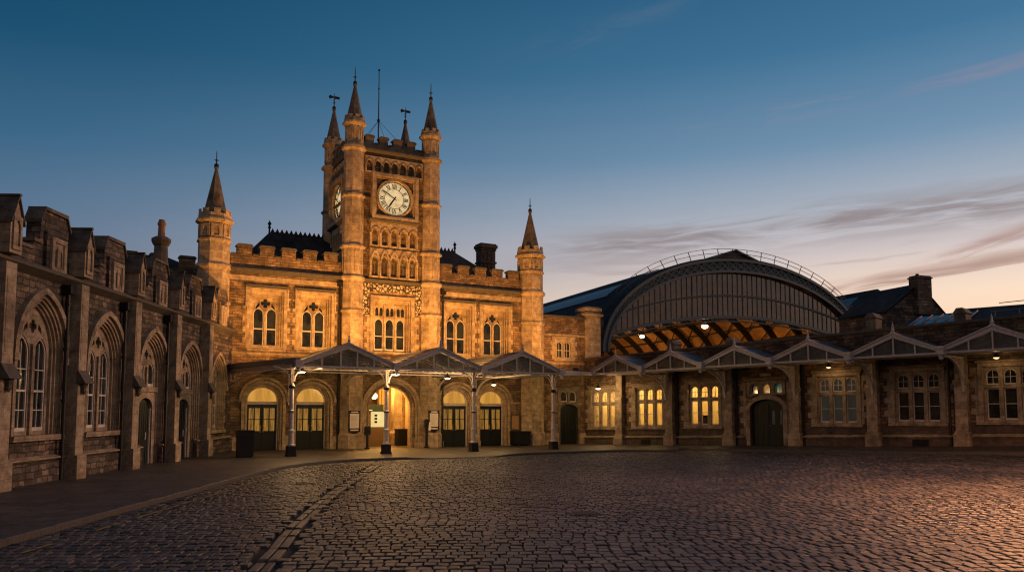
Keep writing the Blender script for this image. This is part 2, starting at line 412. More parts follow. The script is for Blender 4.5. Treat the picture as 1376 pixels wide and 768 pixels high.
# pavement between the kerb and the buildings
wallp = []
for p in kerb_in:
    if p[1] < 31 and p[0] < -5: q = (to_w(L_O, L_A, (p[1]-L_O[1]), .6))
    else:
        mx = (p[0]-M_O[0])*math.cos(M_A) + (p[1]-M_O[1])*math.sin(M_A)
        q = None
    wallp.append(q)
iL = max(i for i, q in enumerate(wallp) if q); nK = len(kerb_in)
iR = min(i for i, p in enumerate(kerb_in) if p[0] > 9.2)
cA = to_w(L_O, L_A, -9, .3); cB = to_w(M_O, M_A, -1.6, .6); cC = to_w(R_O, R_A, 0, .6)
for i in range(nK):
    if wallp[i] is None:
        if i < iR:
            f = (i-iL)/(iR-iL)
            if f < .22: f2 = f/.22; q = (wallp[iL][0]+(cB[0]-wallp[iL][0])*f2, wallp[iL][1]+(cB[1]-wallp[iL][1])*f2)
            else:
                f2 = (f-.22)/.78; q = (cB[0]+(cC[0]-cB[0])*f2, cB[1]+(cC[1]-cB[1])*f2)
        else:
            f2 = (i-iR)/(nK-1-iR); e = to_w(R_O, R_A, 40, .6); q = (cC[0]+(e[0]-cC[0])*f2, cC[1]+(e[1]-cC[1])*f2)
        wallp[i] = q
rows = []
mb = MB(); nn = 9; vs = []
for p, q in zip(kerb_in, wallp):
    for k in range(nn):
        f = k/(nn-1); x = p[0]+(q[0]-p[0])*f; y = p[1]+(q[1]-p[1])*f
        vs.append((x, y, g(x, y) - drop(p)*max(0, 1-f*4)))
mb.add(vs, [(i*nn+j, (i+1)*nn+j, (i+1)*nn+j+1, i*nn+j+1) for i in range(nK-1) for j in range(nn-1)])
o = mb.build('pavement', flag); o['kind'] = 'structure'

# cobbles: every sett a little block with rounded shoulders
def m_cobble():
    m, nt, b = mat('worn_granite_setts'); L = nt.links.new
    tc = N(nt, 'ShaderNodeTexCoord'); ge = N(nt, 'ShaderNodeNewGeometry')
    r0 = ramp(nt, [(0, (.022,.021,.022)), (.5, (.047,.042,.041)), (1, (.088,.076,.070))]); L(ge.outputs['Random Per Island'], r0.inputs[0])
    n = N(nt, 'ShaderNodeTexNoise', Scale=.22, Detail=5.0); L(tc.outputs['Object'], n.inputs['Vector'])
    r = ramp(nt, [(.35, .6), (.65, 1.25)]); L(n.outputs['Fac'], r.inputs[0])
    n2 = N(nt, 'ShaderNodeTexNoise', Scale=18.0, Detail=6.0, Roughness=.7); L(tc.outputs['Object'], n2.inputs['Vector'])
    r2 = ramp(nt, [(.3, .6), (.7, 1.3)]); L(n2.outputs['Fac'], r2.inputs[0])
    c = mulcol(nt, r0.outputs[0], r.outputs[0]); c = mulcol(nt, c, r2.outputs[0]); L(c, b.inputs['Base Color'])
    rr = ramp(nt, [(.3, .36), (.7, .66)]); L(n2.outputs['Fac'], rr.inputs[0]); L(rr.outputs[0], b.inputs['Roughness'])
    b.inputs['Specular IOR Level'].default_value = .5
    bp = N(nt, 'ShaderNodeBump', Strength=.6, Distance=.014); L(n2.outputs['Fac'], bp.inputs['Height']); L(bp.outputs[0], b.inputs['Normal'])
    return m
cobm = m_cobble()
drain = [(-2.9, -2), (-3.5, 11), (-4.26, 16), (-4.9, 22), (-5.35, 29), (-5.6, 33)]
def drain_x(y):
    for (x0, y0), (x1, y1) in zip(drain, drain[1:]):
        if y0 <= y <= y1: return x0 + (x1-x0)*(y-y0)/(y1-y0)
    return None
poly = [(p[0], p[1]) for p in kerb] + [(40, -6)]
pa = np.array(poly)
def inside(x, y):
    r = False; n = len(poly); j = n-1
    for i in range(n):
        xi, yi = poly[i]; xj, yj = poly[j]
        if (yi > y) != (yj > y) and x < (xj-xi)*(y-yi)/(yj-yi)+xi: r = not r
        j = i
    return r
def near_kerb(x, y, d): return bool((np.hypot(pa[:-1,0]-x, pa[:-1,1]-y)).min() < d)
V = []; Fc = []
def sett(cx, cy, hw, hd, ang, dz=0):
    ca, sa = math.cos(ang), math.sin(ang); b = len(V)
    tx = random.uniform(-.05, .05); ty = random.uniform(-.03, .03)
    zc = g(cx, cy) + COB + dz
    cj = [(random.uniform(.84, 1.06), random.uniform(.84, 1.06)) for _ in range(4)]
    for ins, z in ((0, -.07), (.003, -.010), (.018, .0)):
        for k, (sx, sy) in enumerate(((-1,-1),(1,-1),(1,1),(-1,1))):
            lx = sx*(hw-ins)*cj[k][0]; ly = sy*(hd-ins)*cj[k][1]
            V.append((cx + lx*ca - ly*sa, cy + lx*sa + ly*ca, zc + z + tx*lx + ty*ly))
    for r in (0, 4):
        for k in range(4): Fc.append((b+r+k, b+r+(k+1) % 4, b+r+4+(k+1) % 4, b+r+4+k))
    Fc.append((b+8, b+9, b+10, b+11))
row = 0; y = -4.0
while y < 43.5:
    dep = .27*random.uniform(.97, 1.03); x = -9.2 + (row % 2)*.10 + random.uniform(0, .03)
    while x < 33:
        w = .205*random.uniform(.86, 1.14)
        cx = x + w/2
        cy = y + .45*math.sin(cx*.11+.5) + .10*math.sin(cx*.55+row*.13) + random.uniform(-.012, .012)
        ok = inside(cx, cy) and not near_kerb(cx, cy, .27)
        dxx = drain_x(cy)
        if ok and dxx is not None and abs(cx-dxx) < .24: ok = False
        if ok and (cx < 22 or cy > 18): sett(cx, cy, w/2-.0055, dep/2-.007, math.atan(.05*math.cos(cx*.11+.5)) + random.uniform(-.05, .05), random.uniform(-.008, .008))
        x += w
    y += dep; row += 1
me = bpy.data.meshes.new('cobbles'); me.from_pydata(V, [], Fc); me.materials.append(cobm)
me.update()
cob = bpy.data.objects.new('cobbles', me); C.objects.link(cob); cob['kind'] = 'structure'
# the long stones of the drain line and of the gutter along the kerb
V = []; Fc = []
y = -2.0
while y < 32.5:
    l = random.uniform(.8, 1.3); x = drain_x(y+l/2)
    if x is not None:
        a = math.atan2(drain_x(min(33, y+l))-drain_x(y), l)
        for s in (-1, 1): sett(x + s*.082, y+l/2, .074, l/2-.008, -a, random.uniform(-.020, -.010))
    y += l
gut = off(kerb, -.14)
for i in range(len(gut)-1):
    a, b = gut[i], gut[i+1]; l = math.dist(a, b)
    sett((a[0]+b[0])/2, (a[1]+b[1])/2, l/2-.01, .10, math.atan2(b[1]-a[1], b[0]-a[0]), -.004)
me = bpy.data.meshes.new('drainage_channel'); me.from_pydata(V, [], Fc); me.materials.append(cobm)
me.update()
o = bpy.data.objects.new('drainage_channel', me); C.objects.link(o); o['kind'] = 'structure'
for cx, cy in ((1.6, 17.5), (-6.3, 24.5)):
    mb = MB(); z = g(cx, cy)+COB+.012; mb.M = Matrix.Translation((cx, cy, z)) @ Matrix.Rotation(.15, 4, 'Z')
    dc = empty('drain_cover', (0,0,0), 0, 'rusty square iron drain cover set in the cobbles ' + ('in mid forecourt' if cx > 0 else 'near the left kerb'), 'drain cover', 'drain covers in the forecourt')
    mb.box(-.34, .34, -.27, .27, -.06, .0)
    for k in range(7): mb.box(-.28, .28, -.21+k*.065, -.18+k*.065, .0, .012)
    mb.build('grid', plain('rusty_iron', (.05,.036,.028), .55, var=.5), dc)
# worn yellow line along the left kerb
yel = plain('worn_yellow_paint', (.34,.22,.06), .6, var=.6, scale=9)
mb = MB(); lp = off(kerb, -.72); lq = off(kerb, -.80)
for i in range(len(lp)-1):
    if lp[i][0] > -6.3 or lp[i][1] > 34 or lp[i][1] < 2: continue
    if random.random() < .22: continue
    a, b, c, d = lp[i], lp[i+1], lq[i+1], lq[i]
    e = random.uniform(0, .3)
    a = (a[0]+(b[0]-a[0])*e, a[1]+(b[1]-a[1])*e); d = (d[0]+(c[0]-d[0])*e, d[1]+(c[1]-d[1])*e)
    mb.add([(p[0], p[1], g(*p)+COB+.018) for p in (a, d, c, b)], [(0,1,2,3)])
    mb.add([(p[0], p[1], g(*p)+COB-.03) for p in (a, d, c, b)], [(0,3,2,1)])
o = mb.build('yellow_line', yel); o['kind'] = 'structure'

# ------------------------------------------------------------------ shared pieces
def spire_profile(r, z0, z1, rod):
    return [(r, z0), (r*.93, z0+.05), (.07, z1), (.12, z1+.02), (.12, z1+.08), (.06, z1+.12)]
def finial_mb(mb, x, y, z, rod, r=.12, vane=0):
    mb.ball((x, y, z), r, 10, 6)
    mb.lathe(x, y, [(.035, z), (.035, z+.3*rod), (.075, z+.34*rod), (.03, z+.4*rod), (.022, z+.85*rod), (.004, z+rod)], 6)
    if vane:
        zz = z+.62*rod
        mb.box(x-.05, x+.34, y-.012, y+.012, zz, zz+.16); mb.prism([(x-.05, zz+.05), (x-.30, zz-.06), (x-.36, zz+.08), (x-.28, zz+.2), (x-.05, zz+.12)], y-.012, y+.012)
        mb.bar((x, y-.2, zz-.1), (x, y+.2, zz-.1), .025)
    else:
        mb.bar((x-.11, y, z+.36*rod), (x+.11, y, z+.36*rod), .03)
def merlon_row(mb, x0, x1, y0, y1, zb, zl, zh, pitch=1.15, w=.75, first=None, cop=None):
    """a battlemented parapet and its copings (collected in cop)"""
    xs_ = []; x = (x0 + .1) if first is None else first
    while x + w <= x1+.001: xs_.append(x); x += pitch
    pts = [(x0, zb), (x1, zb), (x1, zl)]
    for x in reversed(xs_): pts += [(x+w, zl), (x+w, zh), (x, zh), (x, zl)]
    pts += [(x0, zl)]
    clean = [p for i, p in enumerate(pts) if math.dist(p, pts[i-1]) > 1e-4]
    mb.prism(clean, y0, y1)
    if cop is not None:
        for x in xs_:
            cop.cut(); cop.prism([(x-.05, zh), (x+w+.05, zh), (x+w+.05, zh+.07), (x+w-.04, zh+.14), (x+.04, zh+.14), (x-.05, zh+.07)], y0-.07, y1+.07)
        edge = [x0] + [e for x in xs_ for e in (x, x+w)] + [x1]
        for a, b in zip(edge[::2], edge[1::2]):
            if b-a > .12: cop.cut(); cop.box(a+.05, b-.05, y0-.05, y1+.05, zl, zl+.08)
def string(mb, x0, x1, yf, z, proj=.14, h=.2):
    mb.add([(x0,yf,z-h/2),(x1,yf,z-h/2),(x1,yf-proj,z),(x0,yf-proj,z),(x1,yf-proj,z+h*.25),(x0,yf-proj,z+h*.25),(x1,yf+.02,z+h*.7),(x0,yf+.02,z+h*.7)],
           [(0,1,2,3),(3,2,4,5),(5,4,6,7),(7,6,1,0),(1,6,4,2),(0,3,5,7)])
def quoins(mb, x, side, yf, z0, z1, w1=.34, w2=.2, h=.3, proj=.02):
    z = z0; k = 0
    while z < z1-.05:
        w = w1 if k % 2 else w2; a, b = (x, x+w) if side > 0 else (x-w, x)
        mb.box(a, b, yf-proj, yf+.05, z, min(z+h-.008, z1)); z += h; k += 1

# ------------------------------------------------------------------ MAIN STATION BUILDING
st = empty('station_building', (M_O[0], M_O[1], 0), M_A, 'floodlit honey stone station front with battlements, paired gothic windows and arched doorways', 'station building')
DOORS = (.6, 3.2, 11.95, 14.42)
W2 = ((.65, 1.02), (3.28, 1.0), (12.04, .98), (14.57, .98))
mb = MB()
def door_hole(x): return opening(x, 1.0, -.3, 2.62, .9)
lh = [door_hole(.6), door_hole(3.2)] + [rect(x-.98, x+.98, 5.42, 8.62) for x, w in W2[:2]]
rh = [door_hole(11.95), door_hole(14.42)] + [rect(x-.98, x+.98, 5.42, 8.62) for x, w in W2[2:]]
mb.prism([rect(-1.9, 5.3, -.5, 9.6)] + lh, 0, .55)
mb.prism([rect(10.15, 17.2, -.5, 9.6)] + rh, 0, .55)
mb.box(-1.9, -1.4, .56, 8.5, -.5, 9.6)         # return walls and back
mb.box(-1.4, 17.9, 8.0, 8.5, -.5, 9.6)
mb.prism([rect(17.2, 21.3, -.5, 8.2), opening(19.97, .68, -.3, 2.2, .4), opening(19.62, .29, 2.72, 3.18, .27), opening(20.3, .29, 2.72, 3.18, .27), rect(18.95, 20.25, 5.5, 6.9)], .0, .45)
mb.box(17.2, 17.7, .56, 8.0, -.5, 9.6)
mb.box(20.8, 21.3, .46, 6.5, -.5, 8.2)
mb.build('wall', rubble, st)
# low-level ashlar dressings, plinth, string courses
mb = MB()
for x0, x1 in ((-1.4, -.55), (1.75, 2.05), (4.35, 4.75), (10.75, 10.82), (13.08, 13.3), (15.55, 16.3), (18.1, 19.15), (20.75, 21.3)):
    mb.box(x0, x1, -.10, -.002, -.5, .75)
    mb.cut()
for x0, x1 in ((-1.4, -.6), (1.8, 2.0), (4.4, 4.75), (10.7, 10.78), (13.12, 13.25), (15.6, 16.3)):
    string(mb, x0, x1, 0, 2.62, .09, .14)
    mb.cut()
for x0, x1 in ((-1.4, 4.75), (10.72, 16.4)):
    string(mb, x0, x1, 0, 5.12, .12, .22); mb.cut()
    mb.box(x0, x1, -.05, -.002, 9.05, 9.32)
    mb.cut()
string(mb, 18.1, 21.3, 0, 7.1, .08, .14); mb.cut(); string(mb, 18.1, 21.3, 0, 5.25, .1, .16); mb.cut()
for x, w in W2:
    quoins(mb, x-1.04, -1, 0, 5.4, 8.2, .20, .07); mb.cut(); quoins(mb, x+1.04, 1, 0, 5.4, 8.2, .20, .07); mb.cut()
mb.cut(); quoins(mb, 18.85, -1, 0, 5.5, 7.0, .26, .14); mb.cut(); quoins(mb, 20.35, 1, 0, 5.5, 7.0, .26, .14)
mb.build_each('stone_dressing', ashlar, st)
mb = MB()
for x0, x1 in ((-1.4, 4.7), (10.75, 16.45)): mb.cut(); string(mb, x0, x1, 0, 9.6, .26, .3)
mb.cut(); mb.box(17.95, 21.3, -.12, .5, 8.2, 8.36)
for x0, x1 in ((-1.4, -.42), (1.74, 2.2), (4.36, 4.7), (10.75, 11.0), (13.06, 13.55), (15.6, 16.4)): mb.cut(); string(mb, x0, x1, 0, 7.72, .08, .12)
mb.build_each('string_course', darkcop, st)
mb = MB(); cop = MB()
merlon_row(mb, -1.3, 4.75, .02, .42, 9.72, 10.42, 10.88, 1.17, .76, -.95, cop)
mb.cut(); merlon_row(mb, 10.72, 16.4, .02, .42, 9.72, 10.42, 10.88, 1.17, .76, 10.82, cop)
# rear range beyond the left turret
mb.cut(); mb.box(-9.5, -2.0, 4.0, 4.4, 5, 10.0)
merlon_row(mb, -9.5, -2.0, 4.0, 4.4, 10.0, 10.0, 10.7, 1.5, .85, None, cop)
mb.box(-9.5, -9.1, 4.4, 9, 5, 10.0)
pr = mb.build_each('parapet', rubble, st)[0]
cop.build_each('coping', darkcop, pr)
mb = MB()
mb.box(21.25, 22.45, -.12, .9, -.5, 8.75); mb.box(21.12, 22.58, -.25, 1.05, 8.45, 8.62); mb.box(21.18, 22.52, -.2, 1.0, 8.8, 9.02); mb.box(21.3,22.4,-.1,.85,9.0,9.1)
mb.build('end_pier', ashlar, st)
# upper windows: rectangular frame, two cusped lights under a traceried head
def tall_window(parent, x):
    mb = MB()
    fr = [(-1.04, 5.36), (1.04, 5.36), (1.04, 8.70), (-1.04, 8.70)]
    for (a, b, y0, y1) in ((1.06, .90, -.06, .22), (.92, .80, .10, .36), (.82, .72, .24, .46)):
        k = (1.06-a)
        mb.prism([rect(-a, a, 5.33+k*.6, 8.70-k), rect(-b, b, 5.40+k, 8.54-k*1.4)], y0, y1)
    # tracery plate
    lights = [opening(s*.345, .28, 5.58, 7.34, .33, 7) for s in (-1, 1)]
    head = [opening(0, .70, 5.55, 7.30, .98, 8)]
    mb.prism([rect(-.74, .74, 5.44, 8.36)] + [opening(0, .68, 5.52, 7.28, .93, 8)], .38, .46)
    tr = [opening(0, .69, 5.50, 7.28, .95, 8)] + lights + [foil(0, 7.93, .25, 4)] + [[(s*.30, 7.80), (s*.52, 7.55), (s*.50, 7.72), (s*.34, 7.96)] for s in (-1, 1)]
    mb.prism(tr, .42, .52)
    mb.strip(circle(0, 7.93, .33), circle(0, 7.93, .26), .36, .47, True)
    mb.bar((0, .40, 5.5), (0, .40, 7.5), .11, .10)
    mb.box(-1.0, 1.0, -.16, .40, 5.28, 5.42)
    for s in (-1, 1): mb.box(s*1.10-.04, s*1.10+.04, -.12, -.05, 7.66, 8.74)
    w = mb.build('window', ashlar, parent, loc=(x, 0, 0))
    mb = MB(); mb.prism([(-1.18, 8.72), (1.18, 8.72), (1.18, 8.84), (-1.18, 8.84)], -.17, 0); mb.build('hood_mould', darkcop, w)  # dark colour also stands in for the hood's shadow line
    mb = MB()
    for s in (-1, 1):
        xc = s*.345
        jamb(mb, xc, .278, .235, 5.60, 7.34, .328, .285, .47, .515, 7)
        mb.box(xc-.268, xc+.268, .465, .515, 5.58, 5.66); mb.box(xc-.23, xc+.23, .462, .51, 6.50, 6.56)
    mb.build('sash', sash_m, w)
    mb = MB()
    for s in (-1, 1): mb.prism(opening(s*.345, .275, 5.6, 7.34, .325, 7), .50, .512)
    mb.prism(foil(0, 7.93, .26, 4), .50, .512)
    mb.build('pane', glass, w)
    return w
w0 = tall_window(st, W2[0][0])
for x, w in W2[1:]: dup(w0, st, (x, 0, 0))
# dark rooms behind the glass
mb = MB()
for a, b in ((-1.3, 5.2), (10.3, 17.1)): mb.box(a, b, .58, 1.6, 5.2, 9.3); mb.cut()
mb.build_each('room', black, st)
# arched doors
def arch_door(parent, x, z=0):
    mb = MB()
    for (o_, i_, y0, y1) in ((1.16, 1.0, -.10, .16), (1.02, .92, .06, .30), (.94, .84, .2, .44)):
        jamb(mb, 0, o_, i_, -.1, 2.62, o_*.93, i_*.93, y0, y1)
    jamb(mb, 0, 1.32, 1.18, 2.58, 2.62, 1.28, 1.14, -.16, .02)
    for s in (-1, 1):
        mb.lathe(s*.93, .05, [(.10, 0), (.10, .3), (.06, .36), (.055, 2.4), (.09, 2.48), (.11, 2.6), (.11, 2.66)], 8)
    sur = mb.build('door_surround', ashlar, parent, loc=(x, 0, z))
    mb = MB()
    jamb(mb, 0, .86, .78, -.02, 2.62, .80, .72, .36, .48)
    mb.box(-.84, .84, .35, .47, 2.44, 2.60)
    d = mb.build('door', iron_w, parent, loc=(x, 0, z))
    for s in (-1, 1):
        mb = MB(); a, b = (-.775, -.006) if s < 0 else (.006, .775)
        c = (a+b)/2
        holes = [rect(c-.29, c-.03, 1.02, 2.24), rect(c+.03, c+.29, 1.02, 2.24)]
        mb.prism([rect(a, b, .02, 2.44)] + holes, .40, .46)
        mb.box(a+.08, b-.08, .385, .40, .16, .82)
        mb.box(c-.29, c+.29, .41, .45, 1.62, 1.66)
        mb.build('leaf', doorp, d)
        mb = MB(); mb.prism(rect(c-.3, c+.3, 1.0, 2.26), .432, .44); mb.build('door_pane', lit_door, d)
        mb = MB(); mb.tube((c+s*-.31, .34, 1.0), (c+s*-.31, .34, 1.28), .018); mb.box(c-s*.31-.03, c-s*.31+.03, .37, .4, .96, 1.32); mb.build('handle', plain_brass, d)
    mb = MB(); mb.prism([(-.78, 2.6)] + [(.78, 2.6)] + arch(0, .78, 2.62, .72)[::-1], .42, .43); mb.build('fanlight', lit_fan, d)
    return d, sur
plain_brass = plain('worn_brass', (.45,.33,.14), .35, 1, var=.3)
d0, s0 = arch_door(st, DOORS[0])
for x in DOORS[1:]: dup(d0, st, (x, 0, 0)); dup(s0, st, (x, 0, 0))
# lobby behind the doors stays dark apart from the lit panes
# side door with twin lights, small upper window
mb = MB()
jamb(mb, 19.97, .86, .68, -.1, 2.2, .55, .4, -.05, .25); 
mb.prism([rect(19.1, 20.85, 2.66, 3.68), opening(19.62, .26, 2.75, 3.18, .26), opening(20.3, .26, 2.75, 3.18, .26)], -.04, .2)
string(mb, 19.0, 20.95, -.02, 3.72, .12, .14)
mb.build('door_surround', ashlar_d, st)
mb = MB(); mb.prism(opening(19.97, .675, -.02, 2.2, .39), .2, .28); 
for x in (19.5, 19.75, 20.0, 20.2, 20.42): mb.box(x-.008, x+.008, .185, .2, 0, 2.3)
d = mb.build('door', doorp, st)
mb = MB(); mb.ball((20.4, .15, 1.05), .04); mb.build('handle', plain_brass, d)
mb = MB()
for x in (19.62, 20.3): mb.prism(opening(x, .255, 2.76, 3.18, .255), .12, .13)
w = mb.build('window', glass, st)
mb = MB()
for x in (19.62, 20.3): jamb(mb, x, .262, .22, 2.78, 3.18, .262, .22, .09, .12); mb.box(x-.26, x+.26, .085, .12, 2.75, 2.80)
mb.build('sash', sash_m, w)
mb = MB()
mb.prism([rect(18.85, 20.35, 5.38, 7.0), opening(19.3, .25, 5.58, 6.45, .2), opening(19.9, .25, 5.58, 6.45, .2)], -.06, .2)
w = mb.build('window', ashlar, st)
mb = MB(); 
for x in (19.3, 19.9):
    jamb(mb, x, .25, .21, 5.6, 6.45, .2, .165, .1, .15); mb.box(x-.25, x+.25, .095, .15, 5.58, 5.64); mb.box(x-.22, x+.22, .095, .14, 6.08, 6.12); mb.box(x-.012, x+.012, .105, .14, 5.6, 6.6)
mb.build('sash', sash_m, w)
mb = MB()
for x in (19.3, 19.9): mb.prism(opening(x, .245, 5.59, 6.45, .195), .14, .15)
mb.build('pane', glass, w)
# corner turrets
def corner_turret(parent, x, y):
    mb = MB()
    mb.lathe(x, y, [(.95, -.5), (.95, .7), (.86, .85), (.86, 7.6), (.93, 7.66), (.93, 7.76), (.84, 7.86), (.84, 9.45), (.98, 9.58), (.98, 9.7), (.82, 9.86), (.82, 10.92), (.9, 10.98), (.9, 11.06), (.78, 11.16), (.77, 11.86), (.82, 11.9), (1.0, 12.03), (1.0, 12.1), (.86, 12.2), (.86, 12.42), (.6, 12.43)], 8)
    for k in range(8):          # little battlements and blind lancets
        a = 2*PI*k/8; 
        mb.M = Matrix.Translation((x, y, 0)) @ Matrix.Rotation(a, 4, 'Z')
        mb.box(-.16, .16, -.80, -.70, 12.42, 12.66)
        b = .78*math.cos(PI/8)
        mb.prism([rect(-.27, .27, 11.16, 11.84), opening(0, .13, 11.24, 11.55, .2, 5)], -b-.07, -b+.02)
    mb.M = Matrix.Identity(4)
    t = mb.build('turret', ashlar, parent)
    mb = MB(); mb.lathe(x, y, spire_profile(.66, 12.44, 14.95, 1), 8)
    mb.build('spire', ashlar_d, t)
    mb = MB(); finial_mb(mb, x, y, 15.12, .85, .13); mb.build('finial', black, t)
    return t
corner_turret(st, -2.1, .25); corner_turret(st, 17.2, .2)
# slate roofs, cresting, chimney
mb = MB()
def hip(mb, x0, x1, y0, y1, ze, zr, hip0, hip1):
    ym = (y0+y1)/2
    mb.add([(x0,y0,ze),(x1,y0,ze),(x1,y1,ze),(x0,y1,ze),(x0+hip0,ym,zr),(x1-hip1,ym,zr)], [(0,1,5,4),(1,2,5),(2,3,4,5),(3,0,4),(3,2,1,0)])
hip(mb, -1.2, 5.3, .6, 7.9, 9.7, 12.75, 2.75, 0); hip(mb, 10.1, 16.9, .6, 7.9, 9.7, 12.75, 0, 3.2)
hip(mb, 17.8, 21.2, .5, 6.5, 8.2, 8.9, 1, 1)
hip(mb, -9.4, -1.9, 4.4, 9.0, 10.0, 11.2, 2, 2)
rf = mb.build('roof', slate, st)
mb = MB()
for x0, x1 in ((1.6, 5.2), (10.2, 13.65)):
    n = int((x1-x0)/.26); pts = [(x0, 12.72)]
    for i in range(n): pts += [(x0+(i+.1)*(x1-x0)/n, 12.80), (x0+(i+.5)*(x1-x0)/n, 13.02), (x0+(i+.9)*(x1-x0)/n, 12.80)]
    pts += [(x1, 12.72)]; mb.prism([pts[0], pts[-1]] + pts[-2:0:-1], 4.22, 4.28); mb.cut()
for x in (1.55, 13.7): mb.lathe(x, 4.25, [(.06, 12.7), (.05, 12.95), (.1, 13.05), (.05, 13.15), (.12, 13.28), (.03, 13.42), (.005, 13.5)], 6); mb.cut()
mb.build_each('cresting', black, rf)
mb = MB()
mb.box(15.75, 16.85, 4.4, 5.2, 9.8, 13.2); mb.box(15.68, 16.92, 4.33, 5.27, 12.3, 12.42); mb.box(15.70, 16.90, 4.35, 5.25, 13.2, 13.36); mb.box(15.63, 16.97, 4.28, 5.32, 13.36, 13.56); mb.box(15.70, 16.90, 4.34, 5.26, 13.56, 13.66)
for x in (16.0, 16.3, 16.6): mb.box(x-.02, x+.02, 4.37, 4.4, 9.8, 13.1)
ch = mb.build('chimney', brick_d, rf)
# drain pipes
mb = MB()
for x in (4.62, 10.95):
    mb.tube((x, -.14, 0), (x, -.14, 9.3), .06); 
    for z in (1, 3, 5, 7, 8.6): mb.tube((x, -.14, z), (x, -.14, z+.08), .085)
    mb.box(x-.14, x+.14, -.24, -.02, 9.1, 9.35); mb.cut()
mb.build_each('drainpipe', black, st)

# ------------------------------------------------------------------ CLOCK TOWER
tw = empty('clock_tower', (*to_w(M_O, M_A, 7.73, 0), 0), M_A, 'tall square clock tower with four spired turrets rising over the lit entrance arch', 'clock tower')
X0 = 7.73      # everything below is measured from the tower's centre line
hx = 2.38; TD = 4.3
mb = MB()
big = opening(0, 1.36, -.3, 2.25, 1.36)
w3h = rect(-1.22, 1.22, 5.45, 8.55)
mb.prism([rect(-hx, hx, -.5, 17.2), big, w3h], -.15, .42)
mb.box(-hx-.08, -hx+.3, .42, TD, 5.0, 17.2); mb.box(hx-.3, hx+.08, .42, TD, 5.0, 17.2); mb.box(-hx, hx, TD-.3, TD+.1, 5.0, 17.2); mb.box(-hx, hx, .42, TD, 16.9, 17.1)
mb.build('wall', rubble, tw)
mb = MB(); cop = MB()
merlon_row(mb, -hx+.4, hx-.4, -.2, .12, 17.25, 17.62, 17.98, .86, .52, -1.78, cop)
for sx in (-1, 1):
    mb.M = cop.M = Matrix.Translation((sx*(hx+.08), TD/2, 0)) @ Matrix.Rotation(-PI/2 if sx < 0 else PI/2, 4, 'Z')
    merlon_row(mb, -1.75, 1.75, -.06, .26, 17.25, 17.62, 17.98, .86, .52, -1.55, cop)
mb.M = cop.M = Matrix.Translation((0, TD, 0)) @ Matrix.Rotation(PI, 4, 'Z')
merlon_row(mb, -1.95, 1.95, -.2, .12, 17.25, 17.62, 17.98, .86, .52, -1.55, cop)
pp = mb.build('parapet', ashlar_d, tw); cop.build_each('coping', darkcop, pp)
